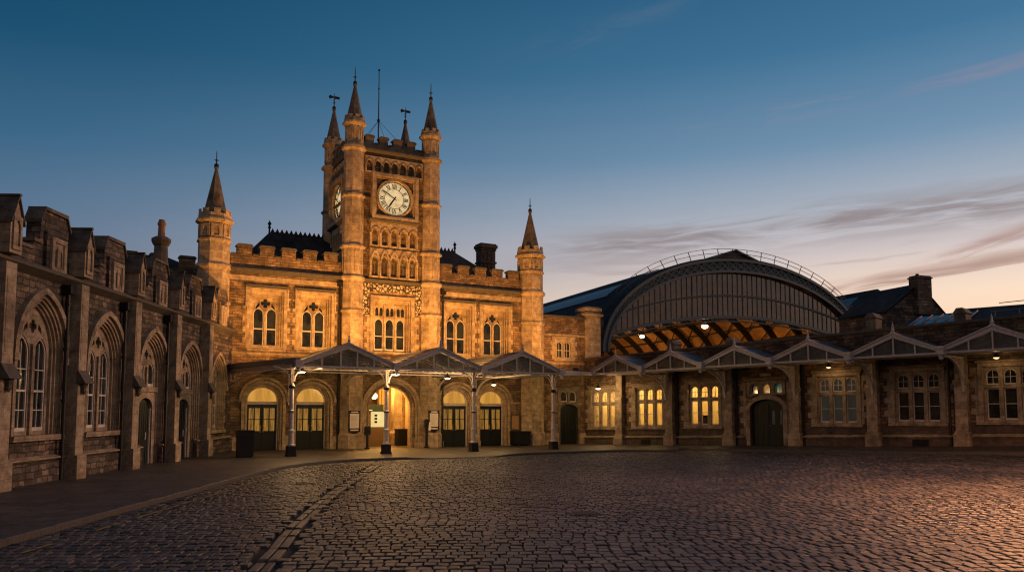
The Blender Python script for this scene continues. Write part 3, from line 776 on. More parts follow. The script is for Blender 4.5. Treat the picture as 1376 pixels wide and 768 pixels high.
def tower_face(parent, front=True):
    """the ornament of one face, built facing -y on the plane y=0"""
    mb = MB(); w = 1.78 if front else 1.5
    # upper blind arcade
    n = 7 if front else 5; p = 2*w/n
    arcs = [opening(-w+p*(i+.5), p*.36, 15.98, 16.36, p*.55, 5) for i in range(n)]
    mb.prism([rect(-w, w, 15.9, 16.86)] + arcs, -.14, .0)
    for i in range(n): jamb(mb, -w+p*(i+.5), p*.46, p*.37, 16.30, 16.36, p*.66, p*.56, -.2, -.14, 5)
    mb.cut()
    w = 1.44 if front else 1.25; p = 2*w/5
    arcs = [opening(-w+p*(i+.5), p*.31, 11.66, 12.34, p*.5, 5) for i in range(5)]
    mb.prism([rect(-w, w, 11.56, 13.02)] + arcs, -.20, .0)
    for i in range(5): jamb(mb, -w+p*(i+.5), p*.47, p*.36, 12.26, 12.34, p*.66, p*.55, -.27, -.20, 5)
    for i in range(6): mb.lathe(-w+p*i, -.22, [(.07, 11.56), (.05, 11.66), (.045, 12.2), (.075, 12.3), (.075, 12.36)], 8)
    arcs = [opening(-w+p*(i+.5), p*.33, 9.86, 10.72, p*.5, 5) for i in range(5)]
    mb.prism([rect(-w, w, 9.76, 11.46)] + arcs, -.20, .0); nb = MB()
    for i in range(5):
        c = -w+p*(i+.5)
        mb.path([(c-p*.5, -.25, 10.78), (c, -.25, 11.36), (c+p*.5, -.25, 10.78)], .10, .10, (0,-1,0))
        jamb(mb, c, p*.42, p*.34, 10.62, 10.72, p*.6, p*.5, -.26, -.20, 5)
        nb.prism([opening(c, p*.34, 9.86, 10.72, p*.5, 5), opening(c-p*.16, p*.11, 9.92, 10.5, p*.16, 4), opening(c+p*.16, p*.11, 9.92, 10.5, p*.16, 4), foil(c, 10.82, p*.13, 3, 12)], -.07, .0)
    nc = nb.build('arcade_niche', ashlar_d, parent); nc.location = (0, -.15, 0) if front else (-hx-.08, TD/2, 0)  # niche backs in darker stone, recess shade put into the colour
    if not front: nc.rotation_euler = (0,0,-PI/2)
    for i in range(6): mb.lathe(-w+p*i, -.22, [(.08, 9.76), (.05, 9.9), (.045, 10.6), (.08, 10.7), (.08, 10.8)], 8)
    # clock surround
    parts = mb.build_each("blind_arcade", ashlar, parent); f = parts[0]
    mb = MB(); mb.prism([rect(-1.42, 1.42, 13.18, 15.88), rect(-1.22, 1.22, 13.36, 15.68)], -.40, .0); mb.prism([rect(-1.23, 1.23, 13.35, 15.69), rect(-1.12, 1.12, 13.46, 15.58)], -.28, .0)
    mb.strip(circle(0, 14.5, 1.13, 36), circle(0, 14.5, 1.01, 36), -.30, -.02, True)
    sr = mb.build('clock_surround', ashlar, f)
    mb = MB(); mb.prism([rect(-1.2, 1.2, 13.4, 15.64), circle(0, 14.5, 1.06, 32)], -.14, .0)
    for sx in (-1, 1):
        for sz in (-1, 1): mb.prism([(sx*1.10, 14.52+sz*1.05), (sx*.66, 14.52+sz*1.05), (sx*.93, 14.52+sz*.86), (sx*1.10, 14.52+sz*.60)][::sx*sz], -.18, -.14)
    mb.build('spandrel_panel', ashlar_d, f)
    mb = MB()
    string(mb, -1.55, 1.55, -.16, 13.1, .26, .2); mb.cut(); string(mb, -1.5, 1.5, 0, 11.51, .2, .1)
    mb.build_each('sill_course', darkcop, f)
    return parts
def clock(parent):
    mb = MB(); mb.prism(circle(0, 14.5, 1.05, 40), -.09, -.04)
    c = mb.build('clock_face', dial_m, parent)
    mb = MB(); yb0, yb1 = -.105, -.09
    mb.strip(circle(0, 14.5, 1.02, 40), circle(0, 14.5, .965, 40), yb0, yb1, True)
    mb.strip(circle(0, 14.5, .60, 40), circle(0, 14.5, .575, 40), yb0, yb1, True)
    for k in range(60):
        a = 2*PI*k/60; r0, r1 = .90, .96
        mb.bar((r0*math.sin(a), -.1, 14.5+r0*math.cos(a)), (r1*math.sin(a), -.1, 14.5+r1*math.cos(a)), .018, .014, (0,1,0))
    rom = ['XII','I','II','III','IV','V','VI','VII','VIII','IX','X','XI']
    for h, txt in enumerate(rom):
        a = 2*PI*h/12; ur = (math.sin(a), math.cos(a)); ut = (math.cos(a), -math.sin(a))
        wd = {'I': .075, 'V': .15, 'X': .15}; x = -sum(wd[c_] for c_ in txt)/2
        def P(t, r): return (ut[0]*t+ur[0]*r, -.1, 14.5+ut[1]*t+ur[1]*r)
        for c_ in txt:
            w_ = wd[c_]; x0, x1 = x+.012, x+w_-.012; xm = x+w_/2
            if c_ == 'I': mb.bar(P(xm, .61), P(xm, .86), .045, .014, (0,1,0))
            if c_ == 'V': mb.bar(P(x0, .86), P(xm, .61), .045, .014, (0,1,0)); mb.bar(P(x1, .86), P(xm, .61), .022, .014, (0,1,0))
            if c_ == 'X': mb.bar(P(x0, .86), P(x1, .61), .045, .014, (0,1,0)); mb.bar(P(x1, .86), P(x0, .61), .022, .014, (0,1,0))
            x += w_
        mb.bar(P(-.10, .865), P(.10, .865), .012, .012, (0,1,0))
    mb.build('numerals', black, c)
    for ang, l, w_, y in ((213, .72, .085, -.13), (302, .90, .05, -.15)):
        a = math.radians(ang); u = (math.sin(a), math.cos(a)); v = (u[1], -u[0]); mb = MB()
        q = lambda t, r: (v[0]*t+u[0]*r, 14.5+v[1]*t+u[1]*r)
        pts = [q(-w_*.45, -.16), q(w_*.45, -.16), q(w_*.5, .0), q(w_*.62, l*.62), q(0, l), q(-w_*.62, l*.62), q(-w_*.5, 0)]
        mb.prism(pts[::-1], y-.012, y); mb.build('hour_hand' if l < .8 else 'minute_hand', black, c)
    return c
for f_ in tower_face(tw): f_.location = (0, -.15, 0)
cF = clock(tw); cF.location = (0, -.15, 0)
for f_ in tower_face(tw, False): f_.location = (-hx-.08, TD/2, 0); f_.rotation_euler = (0,0,-PI/2)
cL = dup(cF, tw, (-hx-.08, TD/2, 0), -PI/2)
# carved panel, three-light window, strings, entrance arch
mb = MB()
mb.prism([(-1.92, 7.66), (-1.42, 7.66), (-1.42, 8.96), (1.42, 8.96), (1.42, 7.66), (1.92, 7.66), (1.92, 9.42), (-1.92, 9.42)], -.21, -.14)
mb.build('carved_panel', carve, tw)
mb = MB()
for z, pj in ((9.58, .22), (17.2, .28)): mb.cut(); string(mb, -1.85, 1.85, -.15, z, pj, .26)
for sx in (-1, 1): mb.cut(); string(mb, sx*1.6-.28, sx*1.6+.28, -.15, 14.4, .14, .16)
for sx in (-1, 1):
    mb.M = Matrix.Translation((sx*(hx+.08), TD/2, 0)) @ Matrix.Rotation(-PI/2 if sx < 0 else PI/2, 4, 'Z')
    for z in (11.4, 14.4, 17.2): mb.cut(); string(mb, -1.6, 1.6, 0, z, .2, .24)
mb.M = Matrix.Identity(4)
mb.build_each('string_course', darkcop, tw)
mb = MB()
for (a, b, y0, y1, k) in ((1.34, 1.14, -.26, .1, 0), (1.16, 1.06, -.08, .24, .1), (1.07, .99, .08, .34, .18)):
    mb.prism([rect(-a, a, 5.35+k*.5, 8.74-k), rect(-b, b, 5.48+k*.5, 8.56-k*1.2)], y0, y1)
lights = [opening(c, .265, 5.62, 7.14, .34, 7) for c in (-.66, 0, .66)]
small = [opening(c+d, .10, 7.62, 7.98, .14, 4) for c in (-.66, 0, .66) for d in (-.13, .13)]
mb.prism([rect(-1.03, 1.03, 5.5, 8.36)] + lights + small, .26, .36)
for c in (-.33, .33): mb.box(c-.05, c+.05, .2, .26, 5.5, 8.3)
mb.box(-1.2, 1.2, -.34, .3, 5.36, 5.5)
quoins(mb, -1.32, -1, -.15, 5.4, 7.6); quoins(mb, 1.32, 1, -.15, 5.4, 7.6)
w = mb.build('window', ashlar, tw)
mb = MB()
for c in (-.66, 0, .66):
    jamb(mb, c, .263, .222, 5.64, 7.14, .337, .3, .31, .355, 7); mb.box(c-.262, c+.262, .305, .355, 5.62, 5.70); mb.box(c-.225, c+.225, .302, .35, 6.42, 6.47)
mb.build('sash', sash_m, w)
mb = MB()
for c in (-.66, 0, .66): mb.prism(opening(c, .258, 5.64, 7.14, .333, 7), .34, .35)
for c in (-.66, 0, .66):
    for d in (-.13, .13): mb.prism(opening(c+d, .097, 7.63, 7.98, .137, 4), .335, .345)
mb.build('pane', glass, w)
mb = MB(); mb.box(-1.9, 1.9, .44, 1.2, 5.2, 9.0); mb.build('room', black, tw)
mb = MB()
for (o_, i_, y0, y1) in ((1.78, 1.6, -.30, -.02), (1.62, 1.48, -.2, .1), (1.5, 1.38, -.1, .22), (1.4, 1.24, .05, .42)):
    jamb(mb, 0, o_, i_, -.1, 2.25, o_, i_, y0, y1, 12)
for s in (-1, 1):
    for dx, dy in ((1.68, -.24), (1.54, -.12), (1.42, 0)):
        mb.lathe(s*dx, dy, [(.1, -.1), (.1, .45), (.06, .55), (.055, 2.0), (.1, 2.1), (.11, 2.25), (.11, 2.33)], 8)
mb.build('entrance_arch', ashlar, tw)
mb = MB()
for s in (-1, 1): mb.cut(); mb.box(s*2.05-.22, s*2.05+.22, -.32, -.16, -.5, .85); mb.cut(); string(mb, s*2.05-.25, s*2.05+.25, -.15, 2.55, .12, .15)
mb.cut()
string(mb, -1.9, 1.9, -.15, 5.1, .16, .22)
mb.build_each('plinth', ashlar, tw)
def tower_turret(parent, x, y, vane):
    mb = MB()
    mb.lathe(x, y, [(.80, -.5), (.80, .75), (.70, .9), (.70, 5.0), (.76, 5.08), (.65, 5.2), (.65, 7.6), (.76, 7.68), (.76, 7.76), (.63, 7.88), (.63, 9.45), (.75, 9.56), (.75, 9.68), (.61, 9.82), (.61, 11.3), (.74, 11.38), (.74, 11.48), (.60, 11.62), (.59, 14.25), (.70, 14.36), (.70, 14.44), (.57, 14.56), (.57, 17.0), (.72, 17.12), (.72, 17.26), (.52, 17.42), (.51, 18.42), (.56, 18.48), (.70, 18.6), (.70, 18.70), (.60, 18.76), (.60, 18.92), (.45, 18.93)], 8)
    for k in range(8):
        mb.M = Matrix.Translation((x, y, 0)) @ Matrix.Rotation(2*PI*k/8, 4, 'Z')
        mb.box(-.11, .11, -.56, -.48, 18.9, 19.1)
        b = .51*math.cos(PI/8); mb.prism([rect(-.16, .16, 17.5, 18.4), opening(0, .08, 17.6, 18.1, .15, 4)], -b-.04, -b+.02)
        b = .622*math.cos(PI/8); mb.box(-.045, .045, -b-.03, -b+.02, 9.95, 11.2)
    mb.M = Matrix.Identity(4)
    t = mb.build('turret', ashlar, parent)
    mb = MB(); mb.lathe(x, y, spire_profile(.50, 18.93, 20.95, 1), 8); mb.build('spire', ashlar_d, t)
    mb = MB(); finial_mb(mb, x, y, 21.12, .98, .12, vane); mb.build('weather_vane' if vane else 'finial', black, t)
for x, y, v in ((-hx, 0, 0), (hx, 0, 0), (-hx, TD, 1), (hx, TD, 1)): tower_turret(tw, x, y, v)
# flagpole
fpole = empty('flagpole', (*to_w(M_O, M_A, 7.55, 2.2), 17.1), M_A, 'slim bare flagpole with stay wires standing on the clock tower roof', 'flagpole')
mb = MB(); mb.tube((0,0,0), (0,0,2.9), .05, 8, .045); mb.tube((0,0,2.9), (0,0,6.1), .04, 8, .025); mb.build('pole', black, fpole)
mb = MB(); mb.ball((0,0,6.12), .07); mb.tube((0,0,2.85), (0,0,2.98), .09); mb.tube((0,0,4.9), (0,0,4.96), .055); mb.build('collar', black, fpole)
mb = MB()
for x, y in ((-1.9, -1.7), (1.9, -1.7), (-1.9, 1.7), (1.9, 1.7)): mb.tube((0,0,2.9), (x, y, .1), .011, 5)
mb.build('stay_wire', black, fpole)

# entrance passage
ps = empty('entrance_hall', (*to_w(M_O, M_A, 7.73, 0), 0), M_A, 'ochre lit entrance hall seen through the big central arch', 'hall')
mb = MB()
mb.box(-2.6, -2.3, .45, 9, -.3, 4.4); mb.box(2.3, 2.6, .45, 9, -.3, 4.4); mb.box(-2.6, 2.6, 9, 9.3, -.3, 4.4); mb.box(-2.6, 2.6, .45, 9, 4.1, 4.4)
mb.build('wall', plaster, ps)
mb = MB()
for x in (-2.22, 2.22):
    for y in (2, 4.5, 7): mb.lathe(x, y, [(.14, 0), (.14, .3), (.09, .4), (.09, 2.6), (.14, 2.7), (.14, 2.85)], 10); mb.cut()
mb.box(1.5, 1.85, 6.2, 6.6, 0, 4.1)
mb.build_each('column', plaster, ps)
mb = MB(); mb.box(-2.3, 2.3, .45, 9, -.14, .005); mb.build('floor', flag, ps)
tb = empty('ticket_booth', (*to_w(M_O, M_A, 7.95, 3.2), 0), M_A, 'panelled ticket booth with a bright yellow window inside the entrance arch', 'booth')
mb = MB(); mb.box(-.75, .75, 0, 1.2, 0, 1.16); mb.box(-.75, -.66, 0, 1.2, 1.16, 2.1); mb.box(.66, .75, 0, 1.2, 1.16, 2.1); mb.box(-.42, -.30, -.02, .1, 1.16, 2.1); mb.box(-.78, .78, -.04, 1.24, 2.1, 2.17)
for x in (-.5, 0, .5): mb.box(x-.2, x+.2, -.015, .0, .2, 1.0)
mb.build('counter', plain('varnished_panelling', (.16,.11,.05), .4, var=.3), tb)
mb = MB(); mb.box(-.30, .66, .04, .07, 1.16, 2.1); mb.box(-.66, -.42, .04, .07, 1.16, 2.1); bw = mb.build('booth_window', booth_g, tb)
mb = MB()
for z in (1.4, 1.6, 1.8): mb.box(-.05, .12, .015, .03, z, z+.13)
mb.build('notice', black, bw)
mb = MB(); mb.box(-.50, .62, -.06, -.0, 2.5, 2.9); mb.bar((-.4, -.03, 2.9), (-.4, -.03, 4.45), .03); mb.bar((.5, -.03, 2.9), (.5, -.03, 4.45), .03)
sg = tag(empty('hanging_sign', (*to_w(M_O, M_A, 7.75, 3.0), -.36), M_A), 'dark green hanging sign above the ticket booth window', 'sign'); mb.build('board', plain('sign_green', (.02,.045,.03), .4), sg)
mb = MB(); mb.box(-.48, -.1, -.075, -.06, 2.52, 2.57); mb.build('light_strip', lamp_s, sg)
gl = empty('globe_lamp', (*to_w(M_O, M_A, 7.31, 1.6), 3.0), M_A, 'glowing round globe lamp hanging inside the entrance arch', 'lamp')
mb = MB(); mb.ball((0,0,0), .19, 14, 8); mb.build('globe', globe_g, gl, smooth=True)
mb = MB(); mb.tube((0,0,.17), (0,0,1.1), .015); mb.lathe(0,0,[(.08,.16),(.08,.22),(.02,.26)],8); mb.build('stem', black, gl)
bn = empty('dark_cabinet', (*to_w(M_O, M_A, 9.05, 1.6), 0), M_A, 'waist high black cabinet just inside the right jamb of entrance arch', 'cabinet')
mb = MB(); mb.box(-.35, .3, -.25, .25, .05, 1.0); mb.box(-.38, .33, -.28, .28, 1.0, 1.06); mb.build('body', black, bn)
mb = MB(); mb.box(-.30, .25, -.262, -.25, .12, .92); mb.build('door', doorp, bn)

# wall furniture by the entrance
def poster(t, n, z0, z1, w, label, name='poster_case'):
    e = empty(name, (*to_w(M_O, M_A, t, -n), z0), M_A, label, 'poster case', 'poster cases beside the entrance arch')
    h = z1-z0
    mb = MB(); mb.prism([rect(-w/2, w/2, 0, h), rect(-w/2+.06, w/2-.06, .2, h-.16)], -.06, .02); mb.prism([(-w/2+.1, 0), (-.1, -.1), (.1, -.1), (w/2-.1, 0)], -.05, .02)
    mb.build('frame', black, e)
    mb = MB(); mb.box(-w/2+.05, w/2-.05, -.03, -.01, .19, h-.15); sh = mb.build('poster', paper, e)
    mb = MB(); mb.box(-w*.3, w*.3, -.067, -.06, h-.11, h-.05); mb.box(-w*.35, w*.35, -.067, -.06, .06, .13); mb.build('title_strip', paper, e)
    mb = MB(); z = h-.3; r = random.Random(int(t*10))
    while z > .3:
        mb.box(-w*.34, -w*.34 + w*.68*r.uniform(.5, 1), -.033, -.03, z, z+.014); z -= .062
    mb.build('print', plain('grey_print', (.22,.2,.18), .7), sh)
poster(5.38, .72, .95, 2.12, .66, 'framed pale poster on the pier left of the entrance arch')
poster(10.15, .72, 1.0, 2.15, .66, 'framed pale poster on the pier right of the entrance arch')
def post(t, n, h, label, cat, name, leaflet=False):
    e = empty(name, (*to_w(M_O, M_A, t, -n), 0), M_A, label, cat)
    mb = MB(); mb.box(-.12, .12, -.12, .12, 0, .08); mb.box(-.06, .06, -.05, .05, .08, h-.42); mb.build('post', black, e)
    mb = MB(); mb.box(-.15, .15, -.12, .1, h-.44, h-.03); mb.prism([(-.17, h-.03), (.17, h-.03), (.1, h+.05), (-.1, h+.05)], -.13, .11); hd = mb.build('head', black, e)
    if leaflet:
        mb = MB(); mb.M = Matrix.Rotation(.12, 4, 'Y'); mb.box(-.07, .07, -.14, -.122, h-.6, h-.12); mb.build('leaflet', paper, hd)
    else:
        mb = MB(); mb.box(-.1, .1, -.13, -.12, h-.3, h-.12); mb.build('screen', glass, hd)
post(6.0, 1.15, 1.22, 'short black machine post left of the entrance arch', 'ticket machine', 'ticket_post')
post(9.55, 1.1, 1.6, 'tall dark information post with pale leaflet right of the entrance arch', 'information post', 'information_post', True)

def bin_round(name, x, y, label):
    e = empty(name, (x, y, g(x, y)), .5, label, 'litter bin')
    mb = MB(); mb.box(-.33, .33, -.33, .33, .04, .9); mb.box(-.29, .29, -.29, .29, 0, .04); mb.build('body', black, e)
    mb = MB(); mb.box(-.37, .37, -.37, .37, .9, .96); mb.box(-.35, .35, -.35, -.29, .96, 1.14); mb.box(-.35, -.29, -.29, .35, .96, 1.14); mb.box(.29, .35, -.29, .35, .96, 1.14); mb.box(-.37, .37, -.37, .37, 1.14, 1.22); mb.build('hood', black, e)
    mb = MB(); mb.box(-.06, .04, -.345, -.33, .62, .76); mb.build('label_plate', slate, e)
bin_round('litter_bin', -12.15, 36.4, 'square black litter bin with hood in the corner by the left wing')
e = empty('storage_chest', (*to_w(M_O, M_A, 16.0, -.62), 0), M_A, 'low dark storage chest against the wall right of the last arched door', 'chest')
mb = MB(); mb.box(-.55, .55, -.3, .3, .08, .78); mb.box(-.5, -.4, -.25, .25, 0, .08); mb.box(.4, .5, -.25, .25, 0, .08); mb.build('body', black, e)
mb = MB(); mb.prism([(-.6, .78), (.6, .78), (.58, .9), (-.58, .9)], -.34, .33); mb.build('lid', doorp, e)
e = empty('notice_board', (*to_w(M_O, M_A, 15.95, -.06), 1.0), M_A, 'small orange brown notice board on the wall above the dark chest', 'notice board')
mb = MB(); mb.box(-.26, .26, -.03, .04, 0, .85); mb.build('board', plain('notice_ochre', (.42,.24,.09), .6), e)
mb = MB(); mb.prism([rect(-.30, .30, -.04, .89), rect(-.25, .25, .01, .84)], -.05, .0); mb.build('frame', ashlar_d, e)

# ------------------------------------------------------------------ ENTRANCE CANOPY
GP = (.7, 5.45, 10.2, 14.95); NF = 7.0; ZG = 4.12; ZA = 5.02
cn = empty('entrance_canopy', (M_O[0], M_A and M_O[1], 0), M_A, 'pale iron entrance canopy of three glazed gables on slim columns', 'canopy')
def gable(parent, x0, x1, nf, zg, za, nb, posts, dep, name='canopy_gable'):
    """a ridged bay running back to the wall: frame in front, roof behind"""
    w = x1-x0; xm = w/2; yf = -nf; yb = -nb
    mb = MB()
    sl = math.hypot(xm, za-zg)
    # rakes, tie
    for s in (0, 1):
        xa = 0 if s == 0 else w
        dx = xm-xa; nx, nz = -(za-zg)/sl*(1 if s == 0 else -1), abs(dx)/sl
        pts = [(xa, zg), (xm, za), (xm + 0, za+.20), (xa, zg+.16)]
        mb.prism(pts if s == 0 else pts[::-1], yf-.07, yf+.07)
        pts = [(xa, zg+.15), (xm, za+.19), (xm, za+.25), (xa, zg+.21)]
        mb.prism(pts if s == 0 else pts[::-1], yf-.13, yf+.05)
    mb.box(0, w, yf-.06, yf+.06, zg-.07, zg+.03)
    mb.box(0, w, yf-.085, yf-.06, zg-.03, zg-.005)
    for f in posts:
        x = w*f; zt = zg + (za-zg)*(1-abs(f-.5)*2)
        mb.box(x-.028, x+.028, yf-.045, yf+.03, zg+.03, zt)
    o = mb.build(name, iron_w, parent, loc=(x0, 0, 0))
    mb = MB(); mb.prism([(.12, zg+.03), (w-.12, zg+.03), (xm, za-.03)], yf+.035, yf+.045); mb.build('gable_glazing', gable_g, o)
    # roof slopes, glazing bars under them
    mb = MB()
    for s in (0, 1):
        xa = 0 if s == 0 else w
        a = [(xa, zg+.10), (xm, za+.14), (xm, za+.18), (xa, zg+.14)]
        mb.prism(a if s == 0 else a[::-1], yf+.06, yb)
        for f in (.0, .18, .36, .54, .72, .9):
            x = xa+(xm-xa)*f; z = zg+.15+(za-zg+.04)*f
            mb.bar((x, yf+.06, z), (x, yb, z), .03, .05)
    mb.bar((xm, yf, za+.21), (xm, yb, za+.21), .14, .08)
    mb.build('roof', zinc, o)
    mb = MB(); n = int(dep/.62)
    for k in range(n+1):
        y = yf+.25+(yb-yf-.4)*k/n
        for s in (0, 1):
            xa = 0 if s == 0 else w
            mb.bar((xa+(.1 if s == 0 else -.1), y, zg+.06), (xm, y, za+.08), .045, .07)
    for k in range(1, 3):
        y = yf+(yb-yf)*k/3; mb.bar((0, y, zg-.02), (w, y, zg-.02), .05, .06); mb.bar((xm, y, zg), (xm, y, za), .04)
    mb.build('rafter', iron_w, o)
    mb = MB(); mb.lathe(xm, yf-.02, [(.10, za+.2), (.10, za+.26), (.05, za+.3), (.085, za+.36), (.04, za+.42), (.03, za+.52), (.055, za+.56), (.015, za+.62), (.006, za+.72)], 8)
    mb.build('finial', iron_w, o)
    return o
g0 = gable(cn, GP[0], GP[1], NF, ZG, ZA, .02, (.235, .42, .59, .765), 7.0)
for a in GP[1:3]: dup(g0, cn, (a, 0, 0))
def hopper(mb, x, y, z, s=1):
    mb.box(x-.13*s, x+.13*s, y-.17*s, y+.1*s, z-.10*s, z+.20*s); mb.box(x-.16*s, x+.16*s, y-.20*s, y+.1*s, z+.1*s, z+.15*s)
    mb.lathe(x, y-.05, [(.03, z-.30*s), (.09*s, z-.24*s), (.06*s, z-.18*s), (.12*s, z-.10*s)], 8)
mb = MB()
for x in GP: hopper(mb, x, -NF-.06, ZG+.02, 1.15); mb.cut()
mb.build_each('gutter_box', iron_w, cn)
mb = MB()
for x in GP: mb.box(x-.16, x+.16, -NF+.1, -.02, ZG-.04, ZG+.12); mb.cut()
mb.build_each('valley_gutter', lead, cn)
NC = 6.55
def column(parent, x, y):
    mb = MB()
    mb.lathe(x, y, [(.17, .44), (.17, .5), (.125, .54), (.12, 1.05), (.15, 1.08), (.15, 1.16), (.105, 1.2), (.1, 1.95), (.13, 1.98), (.13, 2.05), (.098, 2.1), (.088, 3.1), (.088, 3.32)], 14)
    mb.lathe(x, y, [(.075, 3.32), (.1, 3.7), (.1, ZG)], 4)
    for s in (-1, 1):
        pts = [(x + s*(.1 + .75*(1-math.cos(t*PI/2/6))), y, 3.42 + .66*math.sin(t*PI/2/6)) for t in range(7)]
        mb.path(pts, .05, .06, (0,1,0))
        pts = [(x, y + s*(.1 + .45*(1-math.cos(t*PI/2/6))) , 3.5 + .58*math.sin(t*PI/2/6)) for t in range(7)]
        mb.path(pts, .04, .05, (1,0,0))
    c = mb.build('column', iron_w, parent)
    mb = MB(); mb.box(x-.19, x+.19, y-.19, y+.19, -.12, .44); mb.box(x-.22, x+.22, y-.22, y+.22, -.12, .06); mb.build('base', black, c)
    mb = MB(); mb.lathe(x, y, [(.1, 3.08), (.15, 3.13), (.15, 3.2), (.1, 3.26)], 12); mb.lathe(x, y, [(.135, 1.985), (.135, 2.045)], 12); mb.build('collar', black, c)
for x in (GP[0]-.15, GP[1]-.3, GP[2]-.3, GP[3]-.2): column(cn, x, -NC)
# curved brackets from the wall
mb = MB()
for x in (1.9, 5.0, 10.55, 13.2):
    pts = [(x, -.1-2.3*(1-math.cos(t*PI/2/9)), 2.9+1.15*math.sin(t*PI/2/9)) for t in range(10)]
    mb.path(pts, .06, .12, (1,0,0)); mb.bar((x, -.08, 2.4), (x, -.08, 4.1), .07); mb.bar((x, -.08, 4.05), (x, -6.8, 4.05), .07); mb.cut()
mb.build_each('wall_bracket', iron_w, cn)
# the splayed end towards the left wing
A = Vector((-1.35, -.2, 0)); B = Vector((GP[0], -NF, 0)); d = (B-A).normalized(); ln = (B-A).length
mb = MB()
mb.M = Matrix.Translation((A.x, A.y, 0)) @ Matrix.Rotation(math.atan2(d.y, d.x), 4, 'Z')
mb.box(0, ln, -.07, .03, 4.16, 4.22); mb.box(0, ln, -.04, .02, 4.02, 4.16)
pts = [(ln*.72*t/14, 3.28 + .76*math.sin(PI/2*t/14)) for t in range(15)]
mb.strip([(x, z+.06) for x, z in pts], [(x, z-.02) for x, z in pts], -.05, .03)
for k, (cx_, cz, r) in enumerate(((.32, 3.78, .20), (.80, 3.86, .15), (1.18, 3.92, .10), (1.5, 3.95, .07))):
    mb.strip(circle(cx_, cz, r, 16), circle(cx_, cz, r-.035, 16), -.03, .01, True)
    if r > .1:
        mb.strip(foil(cx_, cz, r-.04, 4, 24), foil(cx_, cz, r-.075, 4, 24), -.03, .01, True)
        for a in range(4): mb.bar((cx_, -.01, cz), (cx_+(r-.03)*math.cos(a*PI/2+.78), -.01, cz+(r-.03)*math.sin(a*PI/2+.78)), .022, .03, (0,1,0))
mb.box(0, .06, -.05, .03, 3.1, 4.02)
mb.build('spandrel', iron_w, cn)
mb = MB(); mb.M = Matrix.Translation((A.x, A.y, 0)) @ Matrix.Rotation(math.atan2(d.y, d.x), 4, 'Z'); mb.box(0, ln, -.12, .1, 4.24, 4.50); mb.build('fascia', iron_g, cn)
mb = MB(); v = [(A.x, A.y, 4.46), (B.x, B.y+.1, 4.46), (B.x, -.03, 4.46), (A.x, -.03, 4.46)]
mb.add(v + [(x, y, z+.06) for x, y, z in v], [(3,2,1,0),(4,5,6,7),(0,1,5,4),(1,2,6,5),(2,3,7,6),(3,0,4,7)]); mb.build('flat_roof', lead, cn)
# link towards the right wing
ca, sa = math.cos(-M_A), math.sin(-M_A)
def r_in_m(t, n):
    x, y = to_w(R_O, R_A, t, -n); x -= M_O[0]; y -= M_O[1]; return (x*ca - y*sa, x*sa + y*ca)
A = Vector((*r_in_m(2.6, 2.35), 0)); B = Vector((GP[3], -NF, 0)); e1 = Vector((*r_in_m(2.6, .1), 0))
mb = MB(); mb.bar((B.x, B.y, ZG-.02), (A.x, A.y, 4.36), .12, .10); mb.bar((B.x, B.y, ZG+.12), (A.x, A.y, 4.46), .16, .12); mb.build('tie_beam', iron_w, cn)
mb = MB(); v = [(B.x, B.y+.06, ZG+.16), (A.x, A.y, 4.52), (e1.x, e1.y, 4.52), (20.9, -.03, 4.5), (B.x, -.03, 4.4)]
mb.add(v + [(x, y, z+.05) for x, y, z in v], [(4,3,2,1,0),(5,6,7,8,9)] + [(i, (i+1) % 5, 5+(i+1) % 5, 5+i) for i in range(5)]); mb.build('flat_roof', lead, cn)

# ------------------------------------------------------------------ RIGHT WING
rw = empty('right_wing', (R_O[0], R_O[1], 0), R_A, 'long low stone station wing with three-light mullioned windows under a gabled canopy', 'station wing')
KR = .0205
RWX = (1.57, 5.2, 9.1, 16.95, 20.8, 24.6, 28.5); RPX = (3.05, 6.88, 10.87, 14.8, 18.8, 22.75, 26.7, 30.6)
DX = 13.05
mb = MB()
holes = [rect(x-1.06, x+1.06, 1.05, 3.5) for x in RWX] + [opening(DX, .98, -.3, 1.95, .5)] + [opening(DX+d, .27, 2.72, 3.05, .25) for d in (-.72, 0, .72)]
mb.prism([rect(-.1, 31, -.6, 5.35)] + holes, 0, .5)
mb.box(-.1, 31, -.05, .55, 5.35, 5.5)
mb.build('wall', rubble_r, rw, KR)
mb = MB()
mb.box(-.1, DX-1.2, -.10, -.003, -.6, .32); mb.cut(); mb.box(DX+1.2, 31, -.10, -.003, -.6, .32)
for a, b in zip((0,)+RPX, RPX): 
    if a < DX < b: continue
    mb.cut(); mb.box(a+.27, b-.27, -.04, -.003, .56, .92)
mb.build_each('plinth', brick_d, rw, KR)
mb = MB()
edges = [-.1] + [DX-1.15, DX+1.15] + [31]
for a, b in ((-.1, DX-1.25), (DX+1.25, 31)): string(mb, a, b, 0, .42, .15, .2); mb.cut()
mb.build_each('string_course', ashlar_l, rw, KR)
for x in RPX:
    mb = MB()
    mb.box(x-.34, x+.34, -.42, 0, -.6, .55); mb.prism([(x-.34, .55), (x+.34, .55), (x+.26, .68), (x-.26, .68)], -.36, 0)
    mb.box(x-.26, x+.26, -.32, 0, .68, 2.75); mb.box(x-.3, x+.3, -.38, 0, 2.75, 2.95); mb.box(x-.24, x+.24, -.26, 0, 2.95, 4.3)
    mb.build('pilaster', ashlar_l, rw, KR)
